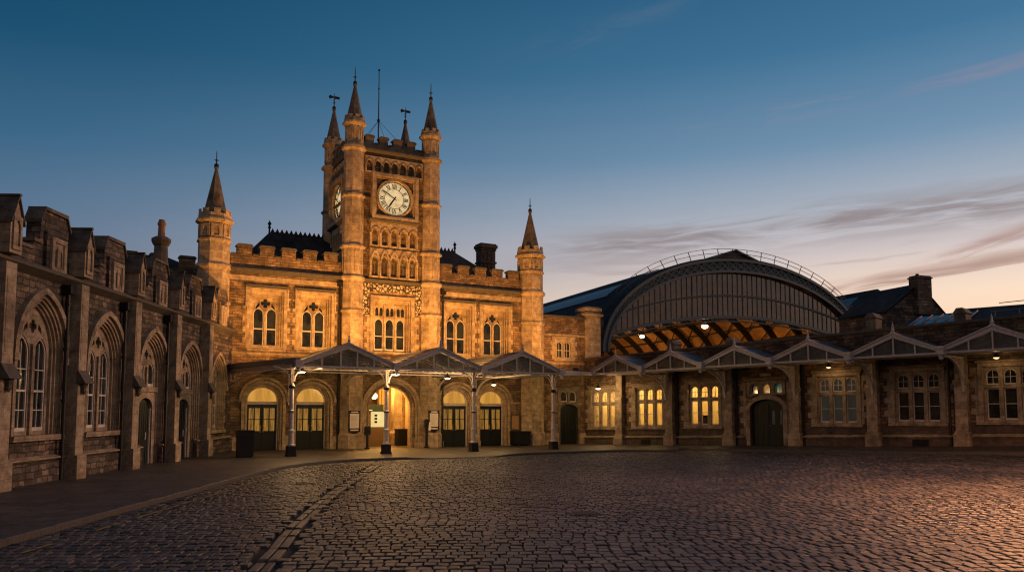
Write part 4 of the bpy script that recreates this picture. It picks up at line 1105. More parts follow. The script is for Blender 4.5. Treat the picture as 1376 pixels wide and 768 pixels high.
def wing_window(parent, x, panem, dark=False):
    mb = MB()
    lo = [rect(c-.255, c+.255, 1.14, 2.52) for c in (-.68, 0, .68)]; up = [opening(c, .255, 2.68, 3.10, .255, 6) for c in (-.68, 0, .68)]
    mb.prism([rect(-1.22, 1.22, 1.0, 3.62), rect(-1.02, 1.02, 1.06, 3.46)], -.07, .18)
    mb.prism([rect(-1.04, 1.04, 1.04, 3.48)] + lo + up, .1, .26)
    for c in (-.34, .34): mb.prism([(c-.085, 1.06), (c+.085, 1.06), (c+.085, 3.4), (c-.085, 3.4)], .05, .12)
    mb.box(-1.02, 1.02, .04, .12, 2.53, 2.67)
    mb.prism([(-1.32, .92), (1.32, .92), (1.32, 1.04), (-1.32, 1.04)], -.14, .2)
    string(mb, -1.3, 1.3, -.05, 3.68, .1, .14)
    quoins(mb, -1.2, -1, 0, 1.06, 3.5, .34, .16, .3, .03); quoins(mb, 1.2, 1, 0, 1.06, 3.5, .34, .16, .3, .03)
    w = mb.build('window', ashlar_l, parent, loc=(x, 0, KR*x))
    mb = MB()
    for c in (-.68, 0, .68):
        mb.prism([rect(c-.253, c+.253, 1.142, 2.518), rect(c-.215, c+.215, 1.21, 2.48)], .17, .22)
        mb.box(c-.21, c+.21, .175, .21, 1.82, 1.85)
        jamb(mb, c, .253, .215, 2.70, 3.10, .253, .215, .17, .22, 6); mb.box(c-.25, c+.25, .168, .22, 2.682, 2.73)
        mb.box(c-.22, c+.22, .175, .21, 3.0, 3.02); mb.box(c-.01, c+.01, .178, .21, 2.7, 3.34)
    mb.build('sash', sash_m, w)
    mb = MB()
    for c in (-.68, 0, .68):
        mb.prism(rect(c-.25, c+.25, 1.15, 2.51), .21, .216); mb.prism(opening(c, .25, 2.69, 3.10, .25, 6), .21, .216)
    mb.build('pane', panem, w)
    return w
clear_g = m_screen('clear_window_glass', .93, (.96,.95,.90), .02, .0, 1.45)
for x, pm in zip(RWX, (clear_g, clear_g, clear_g, lit_win2, glass, glass, glass)): wing_window(rw, x, pm)
# the lit offices: a real room behind each bright window
cream = plain('cream_office_wall', (.78,.62,.34), .7, var=.12, scale=2)
dark_w = plain('dark_wood', (.07,.04,.022), .5, var=.4)
grey_c = plain('grey_file_box', (.20,.19,.17), .6, var=.4)
red_c = plain('red_folder', (.45,.07,.04), .6); grn_c = plain('green_folder', (.07,.26,.10), .6)
for k, x in enumerate(RWX[:3]):
    mb = MB()
    mb.box(x-1.7, x+1.7, 3.0, 3.1, -.2, 4.4); mb.box(x-1.75, x-1.7, .52, 3.1, -.2, 4.4); mb.box(x+1.7, x+1.75, .52, 3.1, -.2, 4.4); mb.box(x-1.7, x+1.7, .52, 3.1, 4.3, 4.4); mb.box(x-1.7, x+1.7, .52, 3.1, -.2, .05)
    mb.build('room', cream, rw, KR)
    mb = MB(); mb.box(x-.9, x+.9, 1.2, 2.4, 4.10, 4.14); mb.bar((x-.6, 1.8, 4.1), (x-.6, 1.8, 4.3), .02); mb.bar((x+.6, 1.8, 4.1), (x+.6, 1.8, 4.3), .02)
    mb.build('room_light', lamp_s, rw, KR)
    lx, ly = to_w(R_O, R_A, x, 1.5)
    light('office_light', 'POINT', (lx, ly, 3.7 + KR*x), (210, 230, 190)[k], (1, .74, .30), .3)
def shelf(t, y, w, h, n, cols, label):
    e = empty('bookshelf', (*to_w(R_O, R_A, t, y), KR*t), R_A, label, 'bookshelf', 'shelves inside the lit offices')
    mb = MB(); mb.box(-w/2, -w/2+.03, 0, .3, .05, h); mb.box(w/2-.03, w/2, 0, .3, .05, h); mb.box(-w/2, w/2, .28, .3, .05, h)
    for i in range(n+1): mb.box(-w/2, w/2, 0, .3, .05+(h-.08)*i/n, .08+(h-.08)*i/n)
    mb.build('case', dark_w, e); r = random.Random(int(t*7))
    for ci, c_ in enumerate(cols):
        mb = MB()
        for i in range(n):
            xx = -w/2+.05
            while xx < w/2-.14:
                bw_ = r.uniform(.05, .13)
                if r.randrange(len(cols)) == ci: mb.box(xx, xx+bw_-.005, .04, .24, .08+(h-.08)*i/n, .08+(h-.08)*i/n + (h/n-.1)*r.uniform(.6, 1))
                xx += bw_
        mb.build('folders', c_, e)
shelf(.6, 2.6, .6, 1.7, 4, (grey_c, dark_w, cream), 'dark filled bookshelf seen through the lit window beside the corner side door')
shelf(2.3, 2.5, .5, 1.3, 3, (grey_c, dark_w), 'shorter dark shelf inside the lit window beside the corner side door')
shelf(5.3, 2.5, .9, 1.9, 4, (grey_c, red_c, grn_c, cream), 'bookshelf with coloured folders inside the middle lit window')
shelf(8.45, 1.0, .45, 1.7, 3, (dark_w, grey_c), 'dark cabinet shelf standing close behind the lit window beside the double door')
shelf(9.75, 1.6, .6, 1.8, 4, (grn_c, grey_c, cream), 'shelf with green folders inside the lit window beside the double door')
mb = MB()
jamb(mb, DX, 1.22, .98, -.2, 1.95, .72, .5, -.06, .3)
mb.prism([rect(DX-1.12, DX+1.12, 2.66, 3.42)] + [opening(DX+d, .25, 2.74, 3.05, .24) for d in (-.72, 0, .72)], -.04, .25)
string(mb, DX-1.25, DX+1.25, -.03, 3.52, .12, .16); quoins(mb, DX-1.2, -1, 0, .3, 3.4, .36, .16, .3, .03); quoins(mb, DX+1.2, 1, 0, .3, 3.4, .36, .16, .3, .03)
mb.box(DX-.3, DX+.35, -.09, -.02, 3.7, 3.82)
mb.build('door_surround', ashlar_l, rw, KR)
mb = MB(); mb.prism([opening(DX, .975, -.05, 1.95, .49), opening(DX+.28, .10, 1.1, 1.75, .1), opening(DX+.72, .09, 1.1, 1.75, .1)], .2, .28)
for d in (-.65, -.33, 0, .05): mb.box(DX+d-.01, DX+d+.01, .185, .2, .0, 2.2)
d = mb.build('door', doorp, rw, KR)
mb = MB(); mb.prism(rect(DX+.16, DX+.84, 1.05, 1.9), .25, .262); mb.build('door_pane', lit_win2, d, KR)
mb = MB(); mb.ball((DX+.1, .16, 1.02), .04); mb.build('handle', plain_brass, d, KR)
for d_, pm, nm in ((-.72, glass, 'window'), (0, red_g, 'window'), (.72, green_g, 'window')):
    mb = MB(); mb.prism(opening(DX+d_, .245, 2.75, 3.05, .235), .16, .17); w = mb.build(nm, pm, rw, KR)
    mb = MB(); jamb(mb, DX+d_, .252, .215, 2.76, 3.05, .242, .205, .12, .16); mb.box(DX+d_-.25, DX+d_+.25, .115, .16, 2.745, 2.79); mb.build('sash', sash_m, w, KR)
mb = MB()
for x in (7.35, 11.3, 15.22, 22.2):
    mb.tube((x, -.10, -.1), (x, -.10, 4.3), .055); 
    for z in (.6, 1.8, 3.0): mb.tube((x, -.1, z), (x, -.1, z+.07), .075)
    mb.cut()
mb.build_each('drainpipe', black, rw, KR)
mb = MB()
for x in (5.0, 20.9):
    mb.prism([rect(x-.36, x+.36, .0, .3)] , -.125, -.105)
    for k in range(7): mb.box(x-.32+k*.1, x-.28+k*.1, -.14, -.125, .03, .27)
    mb.cut()
mb.build_each('vent_grille', black, rw, KR)
# parapet, roof, stub piers, skylight
mb = MB(); mb.box(-.1, 31, -.12, .6, 5.5, 5.62); mb.build('coping', darkcop, rw, KR)
mb = MB(); mb.add([(-.1,.5,5.2),(19.2,.5,5.2),(19.2,9,5.4),(-.1,9,5.4)], [(0,1,2,3)]); mb.box(-.1, 31, 8.6, 9, -.5, 5.4)
mb.prism([(0,0)]*0 or [(19.2, 5.3), (31, 5.3), (31, 5.32), (19.2, 5.32)], .5, .6)
mb.add([(19.2,.55,5.35),(31,.55,5.35),(31,4.4,6.75),(19.2,4.4,6.75),(31,8.8,5.35),(19.2,8.8,5.35)], [(0,1,2,3),(3,2,4,5),(0,3,5),(1,4,2)])
rf = mb.build('roof', slate, rw, KR*.6)
mb = MB(); mb.add([(19.7,1.35,5.70),(22.3,1.35,5.70),(22.3,3.9,6.63),(19.7,3.9,6.63)], [(0,1,2,3)])
mb.build('skylight', skyl_g, rf, KR*.6)
mb = MB()
for k in range(6):
    x = 19.7+2.6*k/5; mb.bar((x, 1.3, 5.72), (x, 3.95, 6.69), .05, .06)
mb.build('glazing_bar', iron_g, rf, KR*.6)
mb = MB()
for z, y in ((6.3, 3.0), (6.85, 4.4)): mb.bar((23.2, y-.3, z+.12), (31, y-.3, z+.12), .035)
for k in range(8): mb.bar((23.4+k, 2.7, 6.1), (23.4+k, 2.7, 6.45), .03)
mb.build('roof_rail', iron_g, rf, KR*.6)
mb = MB()
for x, h in ((18.75, 6.55), (22.75, 6.35), (10.87, 6.0), (6.88, 6.2)):
    mb.box(x-.24, x+.24, .02, .75, 5.3, h-.2); mb.prism([(x-.3, h-.2), (x+.3, h-.2), (x+.12, h+.05), (x-.12, h+.05)], -.05, .82); mb.cut()
mb.build_each('parapet_pier', ashlar_d, rw, KR*.6)

# canopy of the right wing
KC = .006; NR = 2.35; ZR = 4.40
rc = empty('wing_canopy', (R_O[0], R_O[1], 0), R_A, 'pale iron bracketed canopy with a row of small glazed gables along the right wing', 'canopy')
g1 = None
P0 = 2.6; PITCH = 4.02
gx = [2.6, 6.55, 10.6, 14.7, 18.72, 22.74, 26.7, 30.7]
for a, b in zip(gx, gx[1:]):
    if g1 is None: g1 = gable(rc, a, b, NR, ZR, ZR+.78, .02, (.27, .5, .73), 2.3); g1.location = (a, 0, KC*a)
    else:
        c = dup(g1, rc, (a, 0, KC*a)); c.scale = ((b-a)/(gx[1]-gx[0]), 1, 1)
mb = MB()
for x in gx[1:]: hopper(mb, x, -NR-.06, ZR+.02, 1.2); mb.cut()
mb.build_each('gutter_box', iron_w, rc, KC)
def bracket_mb(x):
    mb = MB()
    mb.M = Matrix.Translation((x, -.32, 0)) @ Matrix.Rotation(-PI/2, 4, 'Z')    # local +x runs out from the wall
    n = 10; ro = [(.04 + 1.98*(1-math.cos(PI/2*t/n)), 2.95 + 1.28*math.sin(PI/2*t/n)) for t in range(n+1)]
    ri = [(x_+.06, z_-.05) for x_, z_ in ro]
    mb.strip(ro, ri, -.05, .05)
    mb.box(0, .06, -.05, .05, 2.75, 4.3); mb.box(0, 2.05, -.05, .05, 4.2, 4.28)
    for cx_, cz, r in ((.34, 3.98, .17), (.75, 4.05, .12), (.16, 3.66, .08)):
        mb.strip(circle(cx_, cz, r, 14), circle(cx_, cz, r-.03, 14), -.02, .02, True)
    for k in range(9):
        xx = .12 + k*.12; zz = 2.95 + 1.28*math.sin(math.acos(max(-1, 1-(xx-.04)/1.98)))
        if zz < 4.15: mb.box(xx-.012, xx+.012, -.015, .015, zz, 4.2)
    return mb
for x in gx[1:]: bracket_mb(x+.15).build('bracket', iron_w, rc, KC)
mb = MB()
for x in gx: mb.box(x-.15, x+.15, -NR+.1, -.02, ZR-.02, ZR+.12); mb.cut()
mb.build_each('valley_gutter', lead, rc, KC)

# ------------------------------------------------------------------ LEFT WING
KL = .011
lw = empty('left_wing', (L_O[0], L_O[1], 0), L_A, 'dark gothic left wing with pointed windows, buttresses and stepped battlements', 'station wing')
OP = ((-21.0, 5.6, 'w'), (-16.98, 5.6, 'w'), (-12.88, 5.42, 'w'), (-8.82, 5.25, 'd'), (-4.75, 5.08, 'd'), (-.85, 4.85, 'e'))
LP = (-23.4, -19.35, -15.3, -11.25, -7.2, -3.15)
mb = MB()
hs = []
for x, za, k in OP:
    z0 = {'w': 1.42, 'd': -.3, 'e': 1.15}[k]; hw = 1.22 if k != 'e' else 1.02
    hs.append(opening(x, hw, z0, 3.75-(5.45-za)*.6, za-.12-(3.75-(5.45-za)*.6)))
mb.prism([rect(-25.5, 1.6, -.7, 6.2)] + hs, 0, .36)
mb.box(-25.5, -25.1, .8, 8, -.7, 6.2); mb.box(-25.1, -.5, 7.5, 8, -.7, 7.2)
mb.build('wall', rubble_l, lw, KL)
mb = MB()
for a, b in ((-25.5, -9.75), (-7.85, -5.7), (-3.8, 1.5)): mb.prism([(a, -.7), (b, -.7), (b, .62), (a, .62)], -.14, -.003); mb.cut()
mb.build_each('plinth', rubble_l, lw, KL)
mb = MB()
for a, b in ((-25.5, -9.75), (-7.85, -5.7), (-3.8, 1.5)): string(mb, a, b, -.0, .70, .17, .16); mb.cut()
mb.build_each('plinth_course', ashlar_l, lw, KL)
mb = MB(); string(mb, -25.5, 1.5, 0, 6.2, .30, .34); mb.build('cornice', darkcop, lw, KL)
for x in LP:
    mb = MB()
    mb.box(x-.30, x+.30, -.55, 0, -.7, .75); mb.box(x-.25, x+.25, -.45, 0, .75, 6.1)
    mb.box(x-.17, x+.17, -.46, -.44, 3.7, 5.7)
    p = mb.build('pilaster', ashlar_l, lw, KL)
    mb = MB()
    mb.add([(x-.32,-.43,2.98),(x+.32,-.43,2.98),(x+.32,-.72,2.98),(x-.32,-.72,2.98),(x+.28,-.43,3.42),(x-.28,-.43,3.42)], [(0,1,2,3),(3,2,4,5),(0,3,5),(1,4,2),(0,5,4,1)])
    mb.lathe(x, -.52, [(.02, 2.62), (.09, 2.72), (.07, 2.82), (.14, 2.97)], 6)
    mb.build('weathering', darkcop, p, KL)
    # saddleback gablet on the parapet
    mb = MB(); cp = MB(); x += .08
    mb.prism([(x-.28, 6.35), (x+.28, 6.35), (x+.28, 7.22), (x, 7.88), (x-.28, 7.22)], -.48, .2)
    mb.prism([rect(x-.2, x+.2, 6.45, 7.36), opening(x, .11, 6.55, 7.05, .22, 5)], -.53, -.47)
    b = mb.build('gablet', ashlar_l, lw, KL)
    cp.mi = 0
    for s in (-1, 1): cp.prism([(x+s*.32, 7.14), (x+s*.32, 7.21), (x, 7.97), (x, 7.88)][::s], -.54, .20)
    cp.bar((x, -.56, 7.95), (x, .22, 7.95), .10, .06)
    cp.build('gablet_coping', ashlar_d, b, KL)
mb = MB(); cp = MB()
bays = list(zip(LP, LP[1:])) + [(-3.15, 1.45)]
carv = MB()
for a, b in bays:
    c = b - (1.12 if b < 0 else 1.9); a0 = a+.3; b0 = b-.2 if b < 0 else b; hw = .80
    pts = [(a0, 6.34), (b0, 6.34), (b0, 6.80), (c+hw+.06, 6.80), (c+hw+.06, 7.06), (c+hw, 7.06), (c+hw, 7.72), (c+hw-.2, 8.1), (c-hw+.2, 8.1), (c-hw, 7.72), (c-hw, 7.06), (c-hw-.34, 7.06), (c-hw-.34, 6.80), (a0, 6.80)]
    mb.prism([pts], 0, .42)
    mb.box(c-hw+.2, c+hw-.2, -.1, .0, 6.36, 7.5); mb.cut()
    carv.prism([rect(c-.42, c+.42, 6.3, 7.34), rect(c-.27, c+.27, 6.42, 7.2)], -.18, -.09); carv.box(c-.09, c+.09, -.16, -.1, 6.45, 7.1)
    carv.prism([rect(c-.27, c+.27, 6.42, 7.2), opening(c-.13, .09, 6.46, 6.85, .16, 4), opening(c+.13, .09, 6.46, 6.85, .16, 4)], -.135, -.1); carv.cut()
    for p, q in ((a0, c-hw-.34), (c+hw+.06, b0)):
        if q-p > .1: cp.cut(); cp.box(p, q, -.06, .48, 6.80, 6.90)
    for p, q in ((c-hw-.39, c-hw),): cp.cut(); cp.box(p, q, -.06, .48, 7.06, 7.16)
    cp.cut(); cp.prism([(c-hw+.14, 8.1), (c+hw-.14, 8.1), (c+hw-.14, 8.22), (c-hw+.14, 8.20)], -.07, .47)
    for s in (-1, 1): cp.cut(); cp.prism([(c+s*(hw+.05), 7.68), (c+s*(hw-.15), 8.08), (c+s*(hw-.15), 8.18), (c+s*(hw+.07), 7.78)][::-s], -.06, .46)
p = mb.build_each('parapet', rubble_l, lw, KL)[0]; cp.build_each('coping', ashlar_d, p, KL); carv.build_each('carved_panel', ashlar_l, p, KL)
mb = MB(); mb.add([(-25.3,.42,6.4),(.9,.42,6.4),(-.9,4,7.3),(-25.3,4,7.3),(-2.8,7.8,6.4),(-25.3,7.8,6.4)], [(0,1,2,3),(3,2,4,5)]); mb.build('roof', slate, lw, KL)
for x, za, k in OP:
    hw = 1.3 if k != 'e' else 1.1; zs = 3.75-(5.45-za)*.6; sc_ = hw/1.3; z0 = {'w': 1.42, 'd': -.1, 'e': 1.15}[k]
    H = za-zs
    mb = MB()
    for (o_, i_, y0, y1) in ((1.34, 1.20, -.06, .10), (1.22, 1.11, .0, .17), (1.13, 1.03, .07, .24), (1.05, .95, .14, .32)):
        o_ *= sc_; i_ *= sc_
        jamb(mb, x, o_, i_, z0, zs, H-(1.34*sc_-o_), H-(1.34*sc_-i_), y0, y1, 10)
    quoins(mb, x-1.32*sc_, -1, 0, z0, zs-.2, .3, .12, .34, .02); quoins(mb, x+1.32*sc_, 1, 0, z0, zs-.2, .3, .12, .34, .02)
    jamb(mb, x, 1.50*sc_, 1.32*sc_, zs-.1, zs, H+.16, H-.02, -.16, .03, 10)
    for s in (-1, 1): mb.box(x+s*1.42*sc_-.12, x+s*1.42*sc_+.12, -.18, .02, zs-.3, zs-.08)
    if k != 'd':
        mb.prism([(x-1.4*sc_, z0-.16), (x+1.4*sc_, z0-.16), (x+1.34*sc_, z0), (x-1.34*sc_, z0)], -.16, .55)
        lz0, zl = z0+.12, zs-.05
    else: lz0, zl = 3.08, zs-.10
    lo_ = .475*sc_; hl = .34*sc_
    # tracery
    lights = [opening(x+s*lo_, hl, lz0, zl, hl*1.5, 6) for s in (-1, 1)]
    wi = .97*sc_; hi = H-(1.34*sc_-wi)
    outer = opening(x, wi, z0 if k != 'd' else 2.92, zs, hi, 10)
    eye = foil(x, zs+hi*.56, .20*sc_, 4)
    mb.prism([outer] + lights + [eye] + [[(x+s*.27*sc_, zs+hi*.50), (x+s*.50*sc_, zs+hi*.41), (x+s*.45*sc_, zs+hi*.53), (x+s*.30*sc_, zs+hi*.64)] for s in (-1, 1)], .22, .34)
    mb.box(x-.07, x+.07, .15, .22, lz0-.1, zl+.3)
    if k == 'd':
        mb.box(x-.95, x+.95, .10, .32, 2.86, 3.04)
        mb.prism([rect(x-.96, x+.96, -.1, 2.88), opening(x, .66, -.05, 2.2, .42, 7)], .18, .42)
    w = mb.build('window' if k != 'd' else 'doorway', ashlar_l, lw, KL)
    mb = MB(); gp = MB()
    for s in (-1, 1):
        c = x+s*lo_
        jamb(mb, c, hl-.002, hl-.05, lz0+.02, zl, hl*1.5-.002, hl*1.5-.05, .25, .32, 6); mb.box(c-hl+.002, c+hl-.002, .24, .32, lz0, lz0+.1)
        if k != 'd':
            zz = lz0
            for f in (.27, .52, .80): z_ = lz0+(zl-lz0)*f; mb.box(c-hl+.03, c+hl-.03,   .245 if f == .52 else .26, .31, z_-(.03 if f == .52 else .014), z_+(.03 if f == .52 else .014))
            mb.box(c-.012, c+.012, .262, .31, lz0, zl+hl)
        gp.prism(opening(c, hl-.01, lz0+.01, zl, hl*1.5-.01, 6), .30, .31)
    gp.prism(foil(x, zs+hi*.56, .21*sc_, 4), .30, .31)
    mb.build('sash', sash_m, w, KL); gp.build('pane', glass, w, KL)
    if k == 'd':
        mb = MB(); mb.prism(opening(x, .655, -.05, 2.2, .415, 7), .32, .40)
        for d_ in (-.4, -.2, 0, .2, .4): mb.box(x+d_-.01, x+d_+.01, .305, .32, 0, 2.4)
        dd = mb.build('door', doorp, w, KL)
        mb = MB(); mb.box(x+.3, x+.34, .27, .31, .95, 1.25); mb.build('handle', sash_m, dd, KL)
        mb = MB(); mb.box(x+.60, x+.655, .25, .31, 0, 2.2); mb.build('door_frame', sash_m, w, KL)
mb = MB()
for x in (-15.78, -11.72, -7.68):
    mb.cut()
    mb.tube((x, -.16, 0), (x, -.16, 6.0), .065)
    for z in (.8, 2.4, 4.0, 5.4): mb.tube((x, -.16, z), (x, -.16, z+.08), .09)
    mb.box(x-.15, x+.15, -.3, -.02, 5.75, 6.02)
mb.build_each('drainpipe', black, lw, KL)
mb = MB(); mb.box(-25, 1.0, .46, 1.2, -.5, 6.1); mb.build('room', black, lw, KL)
mb = MB(); cx_, cy_ = -4.0, 1.7
mb.lathe(cx_, cy_, [(.46, 6.6), (.46, 8.5), (.33, 8.7), (.29, 9.65), (.36, 9.74), (.42, 9.88), (.42, 10.02), (.28, 10.1)], 8)
ck = mb.build('chimney', ashlar_d, lw, KL)
mb = MB(); mb.lathe(cx_, cy_, [(.17, 10.05), (.15, 10.62), (.19, 10.66), (.19, 10.75), (.15, 10.79), (.14, 10.9)], 10); mb.build('chimney_pot', terra, ck, KL)

# ------------------------------------------------------------------ TRAIN SHED
rib_m = plain('sooty_iron_rib', (.02,.016,.013), .7, var=.4)
sd = empty('train_shed', (6.5, 58.0, 0), math.radians(23.26), 'great arched train shed with a glazed end screen and iron lattice arch', 'train shed')
XC, AW, BH, ZC = 12.9, 12.9, 7.65, 6.5
def ell(a, b, n, zc=ZC, t0=0, t1=PI): return [(XC - a*math.cos(t0+(t1-t0)*i/n), zc + b*math.sin(t0+(t1-t0)*i/n)) for i in range(n+1)]
LEN = 62
mb = MB(); o_ = ell(AW+.25, BH+.25, 40); i_ = ell(AW+.05, BH+.05, 40)
mb.strip(o_, i_, -.25, LEN)
rf = mb.build('roof', slate, sd)
mb = MB()                                                     # pale patent-glazing strips along both slopes
for t0, t1 in ((.62, .80), (.98, 1.12), (PI-.80, PI-.62)):
    a_ = ell(AW+.33, BH+.33, 4, ZC, t0, t1); b_ = ell(AW+.27, BH+.27, 4, ZC, t0, t1); mb.strip(a_, b_, 3.0, LEN-1)
mb.build('skylight', zinc, rf)
mb = MB(); o_ = ell(AW-.05, BH-.05, 40); i_ = ell(AW-.15, BH-.15, 40); mb.strip(o_, i_, 1.0, LEN); mb.build('ceiling', boards, sd)
mb = MB()
for k in range(17):
    y = 2.6 + k*3.3
    mb.strip(ell(AW-.16, BH-.16, 32), ell(AW-.75, BH-.8, 32), y, y+.22); mb.cut()
    a_ = ell(AW-.7, BH-.75, 8)
    for p, q in zip(a_, a_[1:]):
        m_ = ((p[0]+q[0])/2, y+.1, (p[1]+q[1])/2); mb.bar((p[0], y+.1, p[1]), (p[0]*.86+XC*.14, y+2.1, p[1]-.1), .1)
for t in range(1, 16):
    a = PI*t/16; x = XC-(AW-.4)*math.cos(a); z = ZC+(BH-.45)*math.sin(a); mb.bar((x, 1, z), (x, LEN, z), .12, .16)
mb.cut()
for k in range(8):
    y = 2.6+k*3.3
    for i in range(3, 28, 2):
        a = PI*i/30; b2 = PI*(i+2)/30
        mb.bar((XC-(AW-.4)*math.cos(a), y, ZC+(BH-.42)*math.sin(a)), (XC-(AW-.4)*math.cos(b2), y+3.3, ZC+(BH-.42)*math.sin(b2)), .09)
mb.build_each('roof_rib', rib_m, sd)
mb = MB()
OUT = ell(AW, BH, 64); INN = ell(12.45, 6.72, 64)
mb.strip(ell(AW+.04, BH+.04, 64), ell(12.5, 6.76, 64), -.24, -.18); mb.strip(ell(AW+.12, BH+.12, 64), ell(AW-.10, BH-.10, 64), -.5, -.25); mb.strip(ell(12.62, 6.86, 64), ell(12.42, 6.66, 64), -.5, -.25)  # includes a back plate added to stop shed light leaking past the lattice
arch_t = mb.build('arch_truss', iron_g, sd)
mb = MB(); n = 52
A1 = ell(AW-.08, BH-.08, n); B1 = ell(12.6, 6.84, n)
for k in range(n):
    mb.bar((A1[k][0], -.37, A1[k][1]), (B1[k+1][0], -.37, B1[k+1][1]), .07, .07, (0,1,0)); mb.bar((B1[k][0], -.37, B1[k][1]), (A1[k+1][0], -.37, A1[k+1][1]), .07, .07, (0,1,0))
    cxm = (A1[k][0]+A1[k+1][0]+B1[k][0]+B1[k+1][0])/4; czm = (A1[k][1]+A1[k+1][1]+B1[k][1]+B1[k+1][1])/4
    mb.bar((A1[k][0], -.37, A1[k][1]), (B1[k][0], -.37, B1[k][1]), .05, .05, (0,1,0))
mb.build('lattice', iron_g, arch_t)
zlow = lambda x: 9.65-.0122*(x-13)**2
zmid = lambda x: 11.35-.0145*(x-13)**2
def zin(x): u = (x-XC)/12.45; return ZC+6.72*math.sqrt(max(0, 1-u*u))
xsr = [.75+i*(25.05-.75)/60 for i in range(61)]
xsr = [x for x in xsr if zin(x) > zlow(x)+.05]
mb = MB()
mb.strip([(x, zin(x)) for x in xsr], [(x, zlow(x)) for x in xsr], -.10, -.07)
mb.build('glazed_screen', screen_g, sd)
mb = MB()
for k in range(51):
    x = .75+k*(25.05-.75)/50
    if zin(x) > zlow(x)+.1: 
        mb.bar((x, -.13, zlow(x)), (x, -.13, zin(x)), .07 if k % 5 == 0 else .024, .05, (0,1,0))
mb.strip([(x, zmid(x)+.07) for x in xsr if zin(x) > zmid(x)], [(x, zmid(x)-.07) for x in xsr if zin(x) > zmid(x)], -.2, -.08)
mb.build('mullion', iron_d, sd)
mb = MB()
mb.strip([(x, zlow(x)+.12) for x in xsr], [(x, zlow(x)-.12) for x in xsr], -.35, -.05); mb.strip([(x, zlow(x)-.32) for x in xsr], [(x, zlow(x)-.40) for x in xsr], -.25, -.1)
for x, x2 in zip(xsr, xsr[1:]): mb.bar((x, -.18, zlow(x)-.1), (x2, -.18, zlow(x2)-.36), .035, .035, (0,1,0))
mb.build('lower_chord', iron_g, sd)
mb = MB(); r = ell(AW+.9, BH+.95, 60, ZC, .55, PI-.48); r2 = ell(AW+.55, BH+.6, 60, ZC, .55, PI-.48); b_ = ell(AW+.2, BH+.2, 60, ZC, .55, PI-.48)
for P_ in (r, r2): mb.path([(x, -.2, z) for x, z in P_], .035, .035, (0,1,0))
for k in range(0, 61, 3): mb.bar((b_[k][0], -.2, b_[k][1]), (r[k][0], -.2, r[k][1]), .045, .045, (0,1,0))
mb.build('railing', iron_d, sd)
mb = MB(); mb.prism([(10.35, 14.0), (14.5, 14.0), (14.5, 14.3), (12.4, 15.02), (10.35, 14.3)], .2, LEN-2)
mb.build('ridge_monitor', plain('monitor_boarding', (.17,.135,.115), .7, var=.4), sd)
mb = MB(); mb.prism([(10.15, 14.24), (12.4, 15.0), (14.7, 14.24), (14.7, 14.36), (12.4, 15.13), (10.15, 14.36)], -.1, LEN-1.5); mb.build('monitor_roof', lead, sd)
mb = MB(); mb.box(-.45, .1, -.3, LEN, -.3, 8.9); mb.box(25.7, 26.2, -.3, LEN, -.3, 8.2); mb.box(0, 26, LEN-.4, LEN, -.3, 14); mb.build('side_wall', brick_d, sd)
for x, y, lab in ((4.5, 1.5, 'glowing lamp hanging in the train shed, nearest its left springing'), (10.4, 1.5, 'larger glowing lamp hanging under the middle of the train shed screen')):
    zz = 7.95 if x < 5 else 9.0
    wx, wy = to_w((6.5, 58.0), math.radians(23.26), x, y)
    e = empty('shed_lamp', (wx, wy, zz), 0, lab, 'lamp', 'lamps hanging in the train shed')
    mb = MB(); mb.ball((0,0,0), .19 if x < 5 else .26, 12, 8, .7); mb.build('globe', lamp_g, e, smooth=True)
    mb = MB(); mb.lathe(0, 0, [(.3, .1), (.3, .14), (.08, .3), (.02, .34), (.02, 1.9)], 10); mb.build('shade', iron_d, e)

# ------------------------------------------------------------------ house and roofs behind the right wing
hs_ = empty('gabled_building', (25.6, 50.0, 0), math.radians(20), 'dark stone gabled building with one broad chimney behind the right wing', 'building')
mb = MB(); mb.prism([(-2.45, -.3), (2.5, -.3), (2.5, 8.15), (.25, 10.1), (-2.45, 8.3)], 0, .5); mb.box(-2.45, -2.0, .5, 4, -.3, 8.2); mb.box(2.05, 2.5, .5, 4, -.3, 8.1); mb.build('wall', rubble_l, hs_)
mb = MB()
mb.add([(-2.6,-.1,8.30),(.25,-.1,10.22),(.25,4.1,10.22),(-2.6,4.1,8.30)], [(0,1,2,3)]); mb.add([(.25,-.1,10.22),(2.65,-.1,8.12),(2.65,4.1,8.12),(.25,4.1,10.22)], [(0,1,2,3)])
mb.add([(-2.6,-.1,8.18),(.25,-.1,10.10),(.25,4.1,10.10),(-2.6,4.1,8.18)], [(3,2,1,0)])
rf = mb.build('roof', slate, hs_)
mb = MB(); mb.box(-.2, .95, -.35, .35, 8.2, 10.5); mb.box(-.25, 1.0, -.40, .40, 10.5, 10.6); mb.box(-.18, .93, -.33, .33, 10.6, 10.68)
mb.lathe(.15, 0, [(.12, 10.68), (.10, 10.82)], 8)
mb.build('chimney', rubble_l, rf)
lr = empty('long_roofed_building', (*to_w((6.5,58), math.radians(23.26), 28.4, 1.0), 0), math.radians(23.26), 'long low dark roofed platform building beside the train shed arch', 'building')
mb = MB(); mb.box(-2.0, 6, 0, 30, -.3, 10.6); mb.build('wall', brick_d, lr)
mb = MB(); mb.prism([(-2.2, 11.3), (-2.2, 10.5), (6.2, 10.5), (.2, 13.1)], -.2, 30); rf = mb.build('roof', slate, lr)
mb = MB(); mb.add([(-2.0,1.2,11.46),(-2.0,9,11.46),(-.6,9,12.52),(-.6,1.2,12.52)], [(3,2,1,0)]); mb.build('skylight', skyl_g, rf)
lr2 = empty('platform_roof', (30.5, 50.5, 0), math.radians(-40), 'dark long pitched platform roof running out to the right edge', 'building')
